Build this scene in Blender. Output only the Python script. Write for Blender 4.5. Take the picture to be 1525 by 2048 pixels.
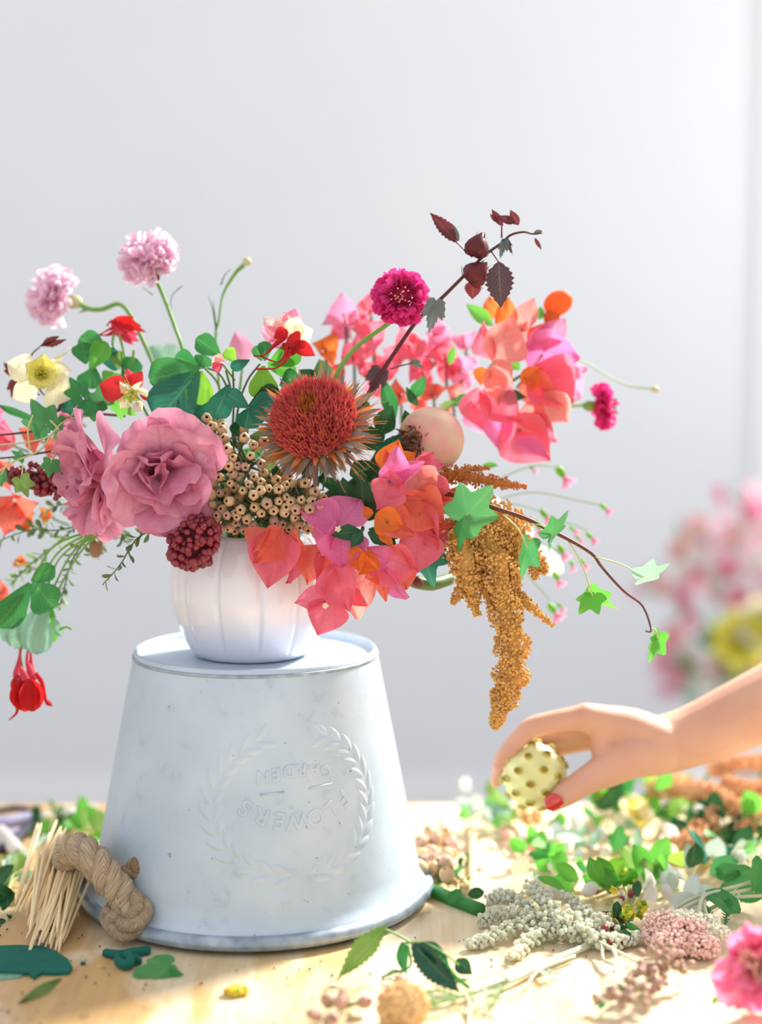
import bpy, math, random
import numpy as np
from mathutils import Vector, Matrix

# ------------------------------------------------------------------ scene, camera, light
for o in list(bpy.data.objects):
    bpy.data.objects.remove(o)
S = bpy.context.scene
COL = S.collection
random.seed(7)

F_PX, CX, CY = 2900.0, 762.5, 1024.0          # focal length in pixels of the 1525 x 2048 frame
CAM_H, PITCH = 0.5, math.radians(4.81)
Y0 = 1.418                                    # distance of the bucket's axis
cam_d = bpy.data.cameras.new('camera')
cam = bpy.data.objects.new('camera', cam_d); COL.objects.link(cam)
cam.location = (0, 0, CAM_H)
cam.rotation_euler = (math.radians(90) - PITCH, 0, 0)
cam_d.sensor_fit = 'VERTICAL'; cam_d.sensor_height = 56.0; cam_d.sensor_width = 56.0
cam_d.lens = 56.0 * F_PX / 2048.0
cam_d.dof.use_dof = True; cam_d.dof.focus_distance = 1.335; cam_d.dof.aperture_fstop = 2.2
cam_d.clip_start = 0.05
S.camera = cam

W = bpy.data.worlds.new('daylight'); S.world = W; W.use_nodes = True
bg = W.node_tree.nodes['Background']
bg.inputs[0].default_value = (0.94, 0.97, 1.0, 1); bg.inputs[1].default_value = 0.80
sd = bpy.data.lights.new('sun', 'SUN'); sd.energy = 10.5; sd.angle = math.radians(11); sd.color = (1.0, 0.955, 0.88)
sun = bpy.data.objects.new('sun', sd); COL.objects.link(sun)
SUN_DIR = Vector((1.10, 1.26, 1.30)).normalized()
sun.rotation_euler = SUN_DIR.to_track_quat('Z', 'Y').to_euler()
ad = bpy.data.lights.new('window_daylight', 'AREA'); ad.shape = 'RECTANGLE'; ad.size = 1.7; ad.size_y = 1.6
ad.energy = 14; ad.color = (0.97, 0.98, 1.0)
al = bpy.data.objects.new('window_daylight', ad); COL.objects.link(al)
al.location = (1.78, 2.85, 1.25); al.rotation_euler = Vector((1, 0, 0)).to_track_quat('Z', 'Y').to_euler()
S.view_settings.view_transform = 'Standard'; S.view_settings.look = 'None'
S.view_settings.gamma = 1.0; S.view_settings.use_curve_mapping = False
S.view_settings.exposure = 0.25

RIGHT = Vector((1, 0, 0)); FWD = Vector((0, math.cos(PITCH), -math.sin(PITCH))); UP = Vector((0, math.sin(PITCH), math.cos(PITCH)))
CAM = Vector((0, 0, CAM_H))

def ray(px, py): return FWD * F_PX + RIGHT * (px - CX) + UP * (CY - py)
def P(px, py, dy=0.0):
    """point on the pixel's ray at the distance Y0 + dy centimetres"""
    d = ray(px, py); return CAM + d * ((Y0 + dy / 100.0) / d.y)
def TB(px, py, z=0.0):
    """point on the pixel's ray at height z over the table top"""
    d = ray(px, py); return CAM + d * ((z - CAM_H) / d.z)
def M(px, at):
    """pixels to metres at the distance of a point"""
    return px * (at - CAM).dot(FWD) / F_PX
def AX(x, y, z): return (RIGHT * x + UP * y - FWD * z).normalized()      # screen right, screen up, towards the camera
MOUTH = P(505, 1085, 0)

# ------------------------------------------------------------------ materials
def lin(c):
    return tuple(((v / 255.0) / 12.92 if v / 255.0 <= 0.04045 else (((v / 255.0) + 0.055) / 1.055) ** 2.4) for v in c) + (1,)
MATS = {}
def mat(name, c1, c2=None, rough=0.55, trans=0.0, scale=40.0, rnd=0.5, bump=0.0, bscale=150.0, metal=0.0, spec=0.4, sss=0.0, coat=0.0, stretch=None):
    m = bpy.data.materials.new(name); m.use_nodes = True; nt = m.node_tree; N = nt.nodes; L = nt.links
    bs = N['Principled BSDF']; out = N['Material Output']
    c2 = c2 or c1
    tc = N.new('ShaderNodeTexCoord'); mp = N.new('ShaderNodeMapping'); L.new(tc.outputs['Object'], mp.inputs[0])
    if stretch: mp.inputs['Scale'].default_value = stretch
    nz = N.new('ShaderNodeTexNoise'); nz.inputs['Scale'].default_value = scale; nz.inputs['Detail'].default_value = 4
    L.new(mp.outputs[0], nz.inputs[0])
    oi = N.new('ShaderNodeObjectInfo')
    rr = N.new('ShaderNodeMapRange'); rr.inputs[1].default_value = 0.3; rr.inputs[2].default_value = 0.7
    rr.inputs[3].default_value = 0.0; rr.inputs[4].default_value = 1.0; L.new(nz.outputs[0], rr.inputs[0])
    mixf = N.new('ShaderNodeMix'); mixf.data_type = 'FLOAT'; mixf.inputs[0].default_value = rnd
    L.new(rr.outputs[0], mixf.inputs[2]); L.new(oi.outputs['Random'], mixf.inputs[3])
    mx = N.new('ShaderNodeMix'); mx.data_type = 'RGBA'; mx.inputs[6].default_value = lin(c1); mx.inputs[7].default_value = lin(c2)
    L.new(mixf.outputs[0], mx.inputs[0]); L.new(mx.outputs[2], bs.inputs['Base Color'])
    bs.inputs['Roughness'].default_value = rough; bs.inputs['Metallic'].default_value = metal
    bs.inputs['Specular IOR Level'].default_value = spec
    if coat: bs.inputs['Coat Weight'].default_value = coat; bs.inputs['Coat Roughness'].default_value = 0.08
    if sss:
        bs.inputs['Subsurface Weight'].default_value = sss; bs.inputs['Subsurface Radius'].default_value = (0.012, 0.005, 0.003); bs.inputs['Subsurface Scale'].default_value = 0.6
    if bump:
        n2 = N.new('ShaderNodeTexNoise'); n2.inputs['Scale'].default_value = bscale; n2.inputs['Detail'].default_value = 3
        L.new(mp.outputs[0], n2.inputs[0])
        b = N.new('ShaderNodeBump'); b.inputs['Strength'].default_value = bump; b.inputs['Distance'].default_value = 0.002
        L.new(n2.outputs[0], b.inputs['Height']); L.new(b.outputs[0], bs.inputs['Normal'])
    if trans:
        tr = N.new('ShaderNodeBsdfTranslucent'); L.new(mx.outputs[2], tr.inputs[0])
        ms = N.new('ShaderNodeMixShader'); ms.inputs[0].default_value = trans
        L.new(bs.outputs[0], ms.inputs[1]); L.new(tr.outputs[0], ms.inputs[2]); L.new(ms.outputs[0], out.inputs[0])
    MATS[name] = m; return m
def veins(m, amount, tint, n=9.0, slant=3.2, width=0.10, bump=0.5):
    """midrib and side veins that follow each leaf's or petal's own u, v"""
    nt = m.node_tree; N = nt.nodes; L = nt.links; bs = N['Principled BSDF']
    def mth(op, a, b=None, c=None):
        k = N.new('ShaderNodeMath'); k.operation = op
        for i, v in enumerate((a, b, c)):
            if v is None: continue
            if isinstance(v, (int, float)): k.inputs[i].default_value = v
            else: L.new(v, k.inputs[i])
        return k.outputs[0]
    uv = N.new('ShaderNodeUVMap'); sp = N.new('ShaderNodeSeparateXYZ'); L.new(uv.outputs[0], sp.inputs[0])
    s = mth('ABSOLUTE', mth('MULTIPLY_ADD', sp.outputs[1], 2.0, -1.0)); u = sp.outputs[0]
    mid = mth('SUBTRACT', 1.0, mth('MINIMUM', mth('DIVIDE', s, width), 1.0))
    lat = mth('POWER', mth('ABSOLUTE', mth('SINE', mth('MULTIPLY', mth('SUBTRACT', mth('MULTIPLY', u, n), mth('MULTIPLY', s, slant)), 3.1416))), 14.0)
    lat = mth('MULTIPLY', lat, mth('SUBTRACT', 1.0, mth('MULTIPLY', s, 0.75)))
    f = mth('MULTIPLY', mth('MAXIMUM', mid, mth('MULTIPLY', lat, 0.6)), amount)
    src = bs.inputs['Base Color'].links[0].from_socket; tgts = [l.to_socket for l in src.links]
    mx = N.new('ShaderNodeMix'); mx.data_type = 'RGBA'; mx.inputs[7].default_value = lin(tint); L.new(f, mx.inputs[0]); L.new(src, mx.inputs[6])
    for t in tgts: L.new(mx.outputs[2], t)
    if bs.inputs['Normal'].links:
        b0 = bs.inputs['Normal'].links[0].from_node; b = N.new('ShaderNodeBump'); b.inputs['Strength'].default_value = bump; b.inputs['Distance'].default_value = 0.0015; b.invert = True
        L.new(f, b.inputs['Height']); L.new(b0.outputs[0], b.inputs['Normal']); L.new(b.outputs[0], bs.inputs['Normal'])
    return m
def mixc(a, b, t): return tuple(x + (y - x) * t for x, y in zip(a, b))
def petal(name, c1, c2, trans=0.45, scale=45, rnd=0.45): return veins(mat(name, c1, c2, 0.6, trans, scale, rnd, 0.35, 260, spec=0.25), 0.35, mixc(c1, (150, 30, 60), 0.35), 7.0, 2.4, 0.07, 0.35)
def leafm(name, c1, c2, trans=0.3, rough=0.45): return veins(mat(name, c1, c2, rough, trans, 35, 0.55, 0.3, 220, spec=0.4), 0.45, mixc(c2, (214, 232, 170), 0.45), 8.0, 3.4, 0.09, 0.5)
petal('bract_pink', (244, 132, 156), (236, 112, 128)); petal('bract_magenta', (234, 118, 178), (240, 142, 190))
petal('bract_coral', (238, 112, 98), (244, 140, 116)); petal('bract_orange', (236, 120, 56), (244, 146, 74))
petal('bract_salmon', (244, 152, 138), (246, 168, 160)); petal('bract_pale', (246, 170, 200), (240, 140, 176))
petal('mauve', (222, 134, 168), (240, 176, 198), 0.35, 60); petal('mauve_dark', (166, 70, 108), (190, 98, 130), 0.25, 60)
petal('carnation', (240, 122, 172), (250, 162, 198), 0.45); petal('carnation_heart', (252, 206, 200), (254, 228, 214), 0.5)
petal('cornflower', (255, 242, 249), (252, 214, 234), 0.65, 90); petal('scabious', (228, 34, 118), (244, 84, 166), 0.35, 120)
petal('scabious_heart', (150, 22, 60), (196, 40, 80), 0.2, 120)
petal('red', (204, 28, 34), (226, 58, 62), 0.35); petal('rose_red', (222, 62, 84), (236, 104, 126), 0.4)
petal('cream', (248, 240, 196), (252, 246, 222), 0.45); petal('lemon', (238, 232, 60), (246, 240, 130), 0.4)
petal('pale_lemon', (246, 242, 140), (250, 246, 186), 0.5); petal('white_petal', (246, 244, 240), (238, 236, 232), 0.4); petal('blush', (246, 206, 196), (240, 186, 180), 0.4)
petal('white_bud', (244, 242, 236), (226, 228, 218), 0.25)
mat('sage_bud', (254, 254, 246), (240, 242, 226), 0.8, 0.6, 200, 0.6)
leafm('leaf_green', (42, 128, 70), (74, 158, 78)); leafm('leaf_blue', (28, 110, 92), (52, 134, 104)); leafm('leaf_lime', (122, 186, 50), (150, 208, 66), 0.45)
leafm('leaf_dark', (24, 76, 44), (44, 102, 56), 0.2); leafm('leaf_bright', (84, 172, 60), (118, 196, 76), 0.42); leafm('leaf_grey', (138, 186, 164), (166, 206, 184))
leafm('leaf_ivy', (58, 142, 76), (98, 172, 104), 0.35); leafm('leaf_silver', (214, 224, 222), (190, 208, 204), 0.2); leafm('leaf_olive', (104, 148, 66), (140, 176, 92), 0.4)
leafm('leaf_small', (70, 112, 62), (124, 152, 86), 0.25); leafm('leaf_maroon', (126, 40, 48), (92, 38, 46), 0.3); leafm('leaf_black', (58, 44, 52), (82, 54, 60), 0.15)
leafm('leaf_glossy', (20, 66, 56), (34, 92, 66), 0.12, 0.22); leafm('leaf_slate', (84, 92, 92), (110, 116, 112), 0.12)
mat('stem_green', (112, 164, 70), (142, 188, 92), 0.5, 0.1); mat('stem_dark', (58, 92, 40), (84, 116, 52), 0.5); mat('stem_brown', (84, 44, 36), (116, 66, 50), 0.6)
mat('stem_maroon', (72, 26, 30), (98, 40, 42), 0.5); mat('stem_pale', (206, 204, 150), (186, 190, 124), 0.5); mat('stem_sage', (176, 186, 156), (200, 206, 180), 0.7)
mat('stem_straw', (236, 222, 176), (222, 204, 150), 0.6); mat('stem_twig', (150, 108, 84), (186, 146, 120), 0.7)
mat('thistle_red', (244, 96, 108), (250, 148, 140), 0.45, 0.35, 300, 0.3); mat('thistle_gold', (232, 156, 66), (214, 110, 70), 0.5, 0.25); mat('thistle_dry', (136, 120, 104), (170, 146, 108), 0.8, 0.1)
mat('thistle_grey', (122, 112, 118), (152, 140, 138), 0.85, 0.05); mat('thistle_base', (96, 84, 70), (118, 98, 72), 0.9)
mat('bud_tan', (206, 172, 122), (226, 194, 156), 0.6, 0.0, 200, 0.5, 0.4, 500); mat('bud_hole', (92, 54, 32), (120, 74, 40), 0.9); mat('bud_stem', (108, 124, 82), (132, 140, 100), 0.7)
mat('bud_rose', (206, 160, 148), (184, 156, 118), 0.6, 0.0, 200)
mat('berry_wine', (116, 24, 40), (146, 42, 56), 0.35, 0.0, 120, 0.6, spec=0.6); mat('berry_core', (70, 16, 26), None, 0.8)
mat('amaranth_gold', (232, 188, 112), (214, 154, 80), 0.85, 0.15, 260, 0.3); mat('amaranth_orange', (246, 206, 164), (236, 180, 134), 0.85, 0.15, 200, 0.3); mat('amaranth_rust', (206, 124, 62), (220, 150, 86), 0.85, 0.15, 200)
mat('peach_skin', (232, 158, 150), (214, 190, 156), 0.75, 0.0, 55, 0.0, 0.15, 300); mat('peach_dry', (124, 86, 66), (92, 66, 58), 0.95, 0.0, 200)
mat('fruit_skin', (228, 228, 150), (240, 238, 186), 0.5, 0.0, 30, 0.0, 0.2, 200, sss=0.1); mat('fruit_eye', (140, 112, 44), (168, 140, 60), 0.8); mat('fruit_eye_ring', (196, 186, 84), None, 0.6)
mat('ceramic', (238, 238, 246), (232, 233, 243), 0.16, 0.0, 8, 0.0, coat=0.6, spec=0.5)
mat('skin', (224, 176, 152), (212, 160, 136), 0.55, 0.0, 18, 0.0, 0.12, 500, spec=0.3, sss=0.12)
mat('nail_red', (206, 14, 30), None, 0.12, coat=1.0, spec=0.6)
mat('rope', (214, 190, 160), (186, 160, 130), 0.95, 0.0, 60, 0.2, 0.9, 700); mat('rope_fibre', (206, 182, 150), (176, 148, 112), 0.9, 0.2); mat('rope_end', (126, 102, 78), (160, 134, 104), 1.0, 0.0, 400, 0.2, 1.0, 900)
mat('pick_wood', (248, 230, 194), (236, 208, 156), 0.6, 0.0, 80, 0.6); mat('felt', (14, 92, 84), (20, 108, 92), 0.85, 0.0, 60, 0.3, 0.3, 400)
mat('wall_paint', (236, 236, 238), (232, 233, 236), 0.85, 0, 2.0, 0); mat('trim_paint', (246, 246, 246), None, 0.5); mat('floor_concrete', (196, 196, 198), (182, 182, 186), 0.7, 0, 3, 0)
mat('scissor_grip', (166, 160, 196), (190, 186, 214), 0.4); mat('scissor_steel', (206, 208, 216), None, 0.25, metal=0.8); mat('dark_grip', (44, 46, 62), (60, 62, 80), 0.4)
mat('crumb', (120, 82, 50), (90, 62, 44), 0.9); mat('crumb_yellow', (236, 210, 50), (220, 190, 60), 0.8); mat('window_frame_paint', (244, 244, 242), None, 0.5)
mat('lilac_petal', (196, 176, 224), (170, 150, 204), 0.5, 0.3); mat('yarrow_peach', (246, 214, 158), (238, 192, 136), 0.85, 0.2, 200, 0.5); mat('yarrow_white', (250, 248, 236), (236, 234, 210), 0.85, 0.2, 200, 0.5)
mat('celosia', (252, 228, 220), (244, 208, 198), 0.85, 0.25, 120, 0.5); mat('bud_mauve', (192, 148, 140), (164, 146, 110), 0.65, 0.0, 200, 0.6); mat('glass_vase', (206, 220, 218), None, 0.1)

def rope_mat():
    m = MATS['rope']; nt = m.node_tree; N = nt.nodes; L = nt.links; bs = N['Principled BSDF']
    uv = N.new('ShaderNodeUVMap'); sp = N.new('ShaderNodeSeparateXYZ'); L.new(uv.outputs[0], sp.inputs[0])
    sh = N.new('ShaderNodeMath'); sh.operation = 'MULTIPLY_ADD'; sh.inputs[1].default_value = 9.0; L.new(sp.outputs[0], sh.inputs[0]); L.new(sp.outputs[1], sh.inputs[2])
    cb = N.new('ShaderNodeCombineXYZ'); L.new(sp.outputs[0], cb.inputs[0]); L.new(sh.outputs[0], cb.inputs[1])
    mp = N.new('ShaderNodeMapping'); mp.inputs['Scale'].default_value = (26, 34, 1); L.new(cb.outputs[0], mp.inputs[0])
    nz = N.new('ShaderNodeTexNoise'); nz.inputs['Scale'].default_value = 1.0; nz.inputs['Detail'].default_value = 3; L.new(mp.outputs[0], nz.inputs[0])
    cr = N.new('ShaderNodeValToRGB'); e = cr.color_ramp.elements; e[0].position = .32; e[0].color = lin((138, 110, 82)); e[1].position = .62; e[1].color = lin((222, 200, 170)); L.new(nz.outputs[0], cr.inputs[0]); L.new(cr.outputs[0], bs.inputs['Base Color'])
    b = N.new('ShaderNodeBump'); b.inputs['Strength'].default_value = .9; b.inputs['Distance'].default_value = .002; L.new(nz.outputs[0], b.inputs['Height']); L.new(b.outputs[0], bs.inputs['Normal'])
rope_mat()
def zinc_mat():
    m = mat('zinc', (198, 212, 226), (180, 198, 216), 0.42, 0.0, 14, 0.0, 0.06, 90, metal=0.12, spec=0.5)
    nt = m.node_tree; N = nt.nodes; L = nt.links; bs = N['Principled BSDF']
    src = bs.inputs['Base Color'].links[0].from_socket
    tc = N.new('ShaderNodeTexCoord'); nz = N.new('ShaderNodeTexNoise'); nz.inputs['Scale'].default_value = 55; nz.inputs['Detail'].default_value = 6; nz.inputs['Roughness'].default_value = 0.7
    L.new(tc.outputs['Object'], nz.inputs[0])
    mr = N.new('ShaderNodeMapRange'); mr.inputs[1].default_value = 0.57; mr.inputs[2].default_value = 0.72; mr.inputs[3].default_value = 0.0; mr.inputs[4].default_value = 0.55; L.new(nz.outputs[0], mr.inputs[0])
    mx = N.new('ShaderNodeMix'); mx.data_type = 'RGBA'; mx.inputs[7].default_value = lin((156, 176, 196))
    L.new(mr.outputs[0], mx.inputs[0]); L.new(src, mx.inputs[6])
    n3 = N.new('ShaderNodeTexNoise'); n3.inputs['Scale'].default_value = 130; n3.inputs['Detail'].default_value = 2; L.new(tc.outputs['Object'], n3.inputs[0])
    m3 = N.new('ShaderNodeMapRange'); m3.inputs[1].default_value = 0.735; m3.inputs[2].default_value = 0.76; m3.inputs[4].default_value = 0.6; L.new(n3.outputs[0], m3.inputs[0])
    x3 = N.new('ShaderNodeMix'); x3.data_type = 'RGBA'; x3.inputs[7].default_value = lin((120, 120, 104)); L.new(m3.outputs[0], x3.inputs[0]); L.new(mx.outputs[2], x3.inputs[6])
    L.new(x3.outputs[2], bs.inputs['Base Color'])
zinc_mat()
mat('zinc_dark', (180, 194, 208), (126, 142, 160), 0.45, 0.0, 60, 0.0, metal=0.3)

def table_mat():
    m = bpy.data.materials.new('table_wood'); m.use_nodes = True; nt = m.node_tree; N = nt.nodes; L = nt.links; bs = N['Principled BSDF']
    tc = N.new('ShaderNodeTexCoord'); mp = N.new('ShaderNodeMapping'); mp.inputs['Scale'].default_value = (7, 2.2, 7); mp.inputs['Rotation'].default_value = (0, 0, 0.25); L.new(tc.outputs['Object'], mp.inputs[0])
    nz = N.new('ShaderNodeTexNoise'); nz.inputs['Scale'].default_value = 1.6; nz.inputs['Detail'].default_value = 5; nz.inputs['Distortion'].default_value = 1.2; L.new(mp.outputs[0], nz.inputs[0])
    cr = N.new('ShaderNodeValToRGB'); e = cr.color_ramp.elements
    e[0].position = 0.30; e[0].color = lin((214, 184, 138)); e[1].position = 0.66; e[1].color = lin((226, 208, 176))
    a = cr.color_ramp.elements.new(0.43); a.color = lin((224, 198, 156)); b = cr.color_ramp.elements.new(0.52); b.color = lin((230, 210, 176))
    L.new(nz.outputs[0], cr.inputs[0])
    m2 = N.new('ShaderNodeMapping'); m2.inputs['Scale'].default_value = (90, 5, 90); L.new(tc.outputs['Object'], m2.inputs[0])
    n2 = N.new('ShaderNodeTexNoise'); n2.inputs['Scale'].default_value = 2.0; n2.inputs['Detail'].default_value = 4; L.new(m2.outputs[0], n2.inputs[0])
    mr = N.new('ShaderNodeMapRange'); mr.inputs[1].default_value = 0.3; mr.inputs[2].default_value = 0.7; mr.inputs[3].default_value = 0.9; mr.inputs[4].default_value = 1.05; L.new(n2.outputs[0], mr.inputs[0])
    mu = N.new('ShaderNodeMix'); mu.data_type = 'RGBA'; mu.blend_type = 'MULTIPLY'; mu.inputs[0].default_value = 1.0
    # amber noise patches, thickest on the left half of the sheet
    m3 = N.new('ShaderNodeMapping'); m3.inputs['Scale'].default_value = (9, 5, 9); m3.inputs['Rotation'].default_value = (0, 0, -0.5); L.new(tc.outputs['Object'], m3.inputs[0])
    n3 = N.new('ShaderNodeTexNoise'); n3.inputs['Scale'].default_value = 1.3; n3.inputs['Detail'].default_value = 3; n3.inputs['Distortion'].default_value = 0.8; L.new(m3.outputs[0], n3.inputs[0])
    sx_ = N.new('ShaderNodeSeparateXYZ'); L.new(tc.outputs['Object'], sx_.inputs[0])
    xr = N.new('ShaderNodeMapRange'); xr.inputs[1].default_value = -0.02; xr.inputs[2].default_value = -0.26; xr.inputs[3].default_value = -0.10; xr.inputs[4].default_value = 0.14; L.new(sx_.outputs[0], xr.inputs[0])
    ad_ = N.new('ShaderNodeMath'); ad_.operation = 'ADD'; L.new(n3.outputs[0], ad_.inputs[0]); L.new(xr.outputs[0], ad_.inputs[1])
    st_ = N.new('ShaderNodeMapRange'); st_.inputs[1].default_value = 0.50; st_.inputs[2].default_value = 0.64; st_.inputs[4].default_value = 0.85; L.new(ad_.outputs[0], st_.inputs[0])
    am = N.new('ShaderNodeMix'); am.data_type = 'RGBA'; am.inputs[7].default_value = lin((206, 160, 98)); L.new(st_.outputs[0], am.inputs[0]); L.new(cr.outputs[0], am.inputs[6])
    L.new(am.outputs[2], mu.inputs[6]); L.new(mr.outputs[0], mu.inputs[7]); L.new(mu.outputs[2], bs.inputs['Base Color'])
    bs.inputs['Roughness'].default_value = 0.42; bs.inputs['Specular IOR Level'].default_value = 0.4
    MATS['table_wood'] = m
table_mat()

# ------------------------------------------------------------------ helpers
class GL(list):
    grid = None
def thing(name, label, cat, loc=(0, 0, 0), group=None):
    o = bpy.data.objects.new(name, None); COL.objects.link(o); o.location = loc; o.empty_display_size = 0.02
    o['label'] = label; o['category'] = cat
    if group: o['group'] = group
    return o
def root_of(o):
    while o is not None and o.parent is not None: o = o.parent
    return o
def mesh(name, V, Fc, m, parent=None, smooth=True, kind=None, label=None):
    """one mesh object from world coordinates; verts become relative to the thing's base"""
    V = np.array(V, dtype=float)
    if parent is not None and name not in ('table_top', 'leg', 'apron'):          # what lies on the table rests on its top
        low = (V[:, 2] < 0.0006) & (V[:, 2] > -0.014) & (V[:, 1] > 0.62) & (V[:, 1] < 1.723); V[low, 2] = 0.0006
    if parent is not None: org = np.array(root_of(parent).location)
    else: org = np.zeros(3)
    me = bpy.data.meshes.new(name)
    me.from_pydata((V - org).tolist(), [], [tuple(map(int, f)) for f in Fc]); me.update()
    if smooth: me.polygons.foreach_set('use_smooth', [True] * len(me.polygons))
    g = getattr(Fc, 'grid', None)
    if g is not None:
        ul = me.uv_layers.new(name='UVMap'); li = np.empty(len(me.loops), dtype=np.int32); me.loops.foreach_get('vertex_index', li)
        ul.data.foreach_set('uv', np.asarray(g, dtype=np.float32)[li].ravel())
    me.materials.append(MATS[m] if isinstance(m, str) else m)
    o = bpy.data.objects.new(name, me); COL.objects.link(o)
    if parent is not None: o.parent = parent
    if kind: o['kind'] = kind
    if label: o['label'] = label
    return o
def solo(name, V, Fc, m, label, cat, loc, group=None, smooth=True, kind=None):
    """a thing that is one mesh, with its origin at its base"""
    loc = np.array(loc); V = np.asarray(V, dtype=float) - loc
    o = mesh(name, V, Fc, m, None, smooth, kind, label); o.location = loc; o['category'] = cat
    if group: o['group'] = group
    return o
def inst(name, me, mtx, parent):
    """a piece that shares its mesh with its like; mtx in world space"""
    o = bpy.data.objects.new(name, me); COL.objects.link(o); o.parent = parent
    o.matrix_local = Matrix.Translation(-Vector(root_of(parent).location)) @ mtx
    return o
class Acc:
    def __init__(s): s.V = []; s.F = []; s.n = 0
    def add(s, V, F):
        V = np.asarray(V, dtype=float); s.V.append(V); k = s.n
        s.F.extend([tuple(i + k for i in f) for f in F]); s.n += len(V)
    def out(s): return np.concatenate(s.V), s.F
def A(v): return np.array([v[0], v[1], v[2]], dtype=float)
def nrm(v):
    n = np.linalg.norm(v); return v / n if n > 1e-12 else v
def frame(axis, seed_dir=(0.13, 0.27, 0.95)):
    a = nrm(A(axis)); s = A(seed_dir)
    if abs(np.dot(a, nrm(s))) > 0.98: s = np.array([1.0, 0, 0])
    x = nrm(np.cross(s, a)); return x, np.cross(a, x), a
def mtx(loc, axis, scale=1.0, spin=0.0):
    q = Vector(axis).to_track_quat('Z', 'Y').to_matrix().to_4x4()
    sc = (scale, scale, scale) if not hasattr(scale, '__len__') else scale
    return Matrix.Translation(Vector(loc)) @ q @ Matrix.Rotation(spin, 4, 'Z') @ Matrix.Diagonal((*sc, 1))
def smooth_path(pts, n):
    p = [A(q) for q in pts]
    if len(p) == 2: return [p[0] + (p[1] - p[0]) * t for t in np.linspace(0, 1, n)]
    q = [2 * p[0] - p[1]] + p + [2 * p[-1] - p[-2]]; out = []; k = len(p) - 1
    for t in np.linspace(0, k - 1e-9, n):
        i = int(t); f = t - i; a, b, c, d = q[i:i + 4]
        out.append(0.5 * ((2 * b) + (c - a) * f + (2 * a - 5 * b + 4 * c - d) * f * f + (3 * b - 3 * c + d - a) * f ** 3))
    return out
def tube(pts, rad, ns=7, n=None, cap=True):
    n = n or max(6, 5 * len(pts)); c = smooth_path(pts, n); rad = rad if hasattr(rad, '__len__') else (rad, rad)
    r = np.interp(np.linspace(0, 1, n), np.linspace(0, 1, len(rad)), rad)
    V = []; F = []; up = None
    for i in range(n):
        t = nrm(c[min(i + 1, n - 1)] - c[max(i - 1, 0)])
        if up is None: up = frame(t)[0]
        up = nrm(up - t * np.dot(up, t)); s = np.cross(t, up)
        for k in range(ns):
            a = 2 * math.pi * k / ns; V.append(c[i] + (up * math.cos(a) + s * math.sin(a)) * r[i])
    for i in range(n - 1):
        for k in range(ns):
            k2 = (k + 1) % ns; F.append((i * ns + k, i * ns + k2, (i + 1) * ns + k2, (i + 1) * ns + k))
    if cap: F.append(tuple(range(ns - 1, -1, -1))); F.append(tuple((n - 1) * ns + k for k in range(ns)))
    G = GL(F)
    if ns >= 18: G.grid = [(i / n, abs(k / ns * 2 - 1)) for i in range(n) for k in range(ns)]
    return V, G
def lathe(prof, ns=48, center=(0, 0, 0), fn=None):
    V = []; F = []
    for (r, z) in prof:
        for k in range(ns):
            a = 2 * math.pi * k / ns; rr = r * (fn(a, z) if fn else 1.0)
            V.append((center[0] + rr * math.cos(a), center[1] + rr * math.sin(a), center[2] + z))
    for i in range(len(prof) - 1):
        for k in range(ns):
            k2 = (k + 1) % ns; F.append((i * ns + k, i * ns + k2, (i + 1) * ns + k2, (i + 1) * ns + k))
    return V, F
def box(x0, x1, y0, y1, z0, z1):
    V = [(x, y, z) for x in (x0, x1) for y in (y0, y1) for z in (z0, z1)]
    return V, [(0, 1, 3, 2), (4, 6, 7, 5), (0, 4, 5, 1), (2, 3, 7, 6), (0, 2, 6, 4), (1, 5, 7, 3)]
def ball(c, r, axis=(0, 0, 1), nu=6, nv=8):
    x, y, a = frame(axis); r = (r, r, r) if not hasattr(r, '__len__') else r; c = A(c); V = [c - a * r[2]]; F = []
    for i in range(1, nu):
        th = math.pi * i / nu
        for k in range(nv):
            ph = 2 * math.pi * k / nv
            V.append(c + x * (r[0] * math.sin(th) * math.cos(ph)) + y * (r[1] * math.sin(th) * math.sin(ph)) - a * (r[2] * math.cos(th)))
    V.append(c + a * r[2]); e = len(V) - 1
    for k in range(nv): F.append((0, 1 + (k + 1) % nv, 1 + k)); F.append((e, e - nv + k, e - nv + (k + 1) % nv))
    for i in range(nu - 2):
        for k in range(nv):
            k2 = (k + 1) % nv; b = 1 + i * nv; F.append((b + k, b + k2, b + nv + k2, b + nv + k))
    return V, F
OCT_F = [(0, 2, 4), (2, 1, 4), (1, 3, 4), (3, 0, 4), (2, 0, 5), (1, 2, 5), (3, 1, 5), (0, 3, 5)]
def octa(c, r, rng):
    x = nrm(rng.normal(size=3)); y = nrm(np.cross(x, rng.normal(size=3))); z = np.cross(x, y)
    return [c + x * r, c - x * r, c + y * r, c - y * r, c + z * r * 1.2, c - z * r * 1.2], OCT_F
PROF = {
    'ovate': [(0, .10), (.08, .42), (.2, .8), (.36, 1), (.52, .96), (.68, .76), (.82, .46), (.93, .18), (1, 0)],
    'lance': [(0, .08), (.15, .5), (.4, 1), (.65, .8), (.85, .4), (1, 0)],
    'fan': [(0, .16), (.2, .45), (.45, .8), (.7, 1), (.86, 1), (.95, .9), (1, .72)],
    'obov': [(0, .1), (.25, .5), (.55, .92), (.75, 1), (.9, .8), (.97, .5), (1, .2)],
    'round': [(0, .2), (.1, .55), (.3, .92), (.5, 1), (.7, .92), (.88, .62), (.97, .3), (1, .1)],
    'strap': [(0, .6), (.3, 1), (.7, .9), (1, .1)],
}
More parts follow.
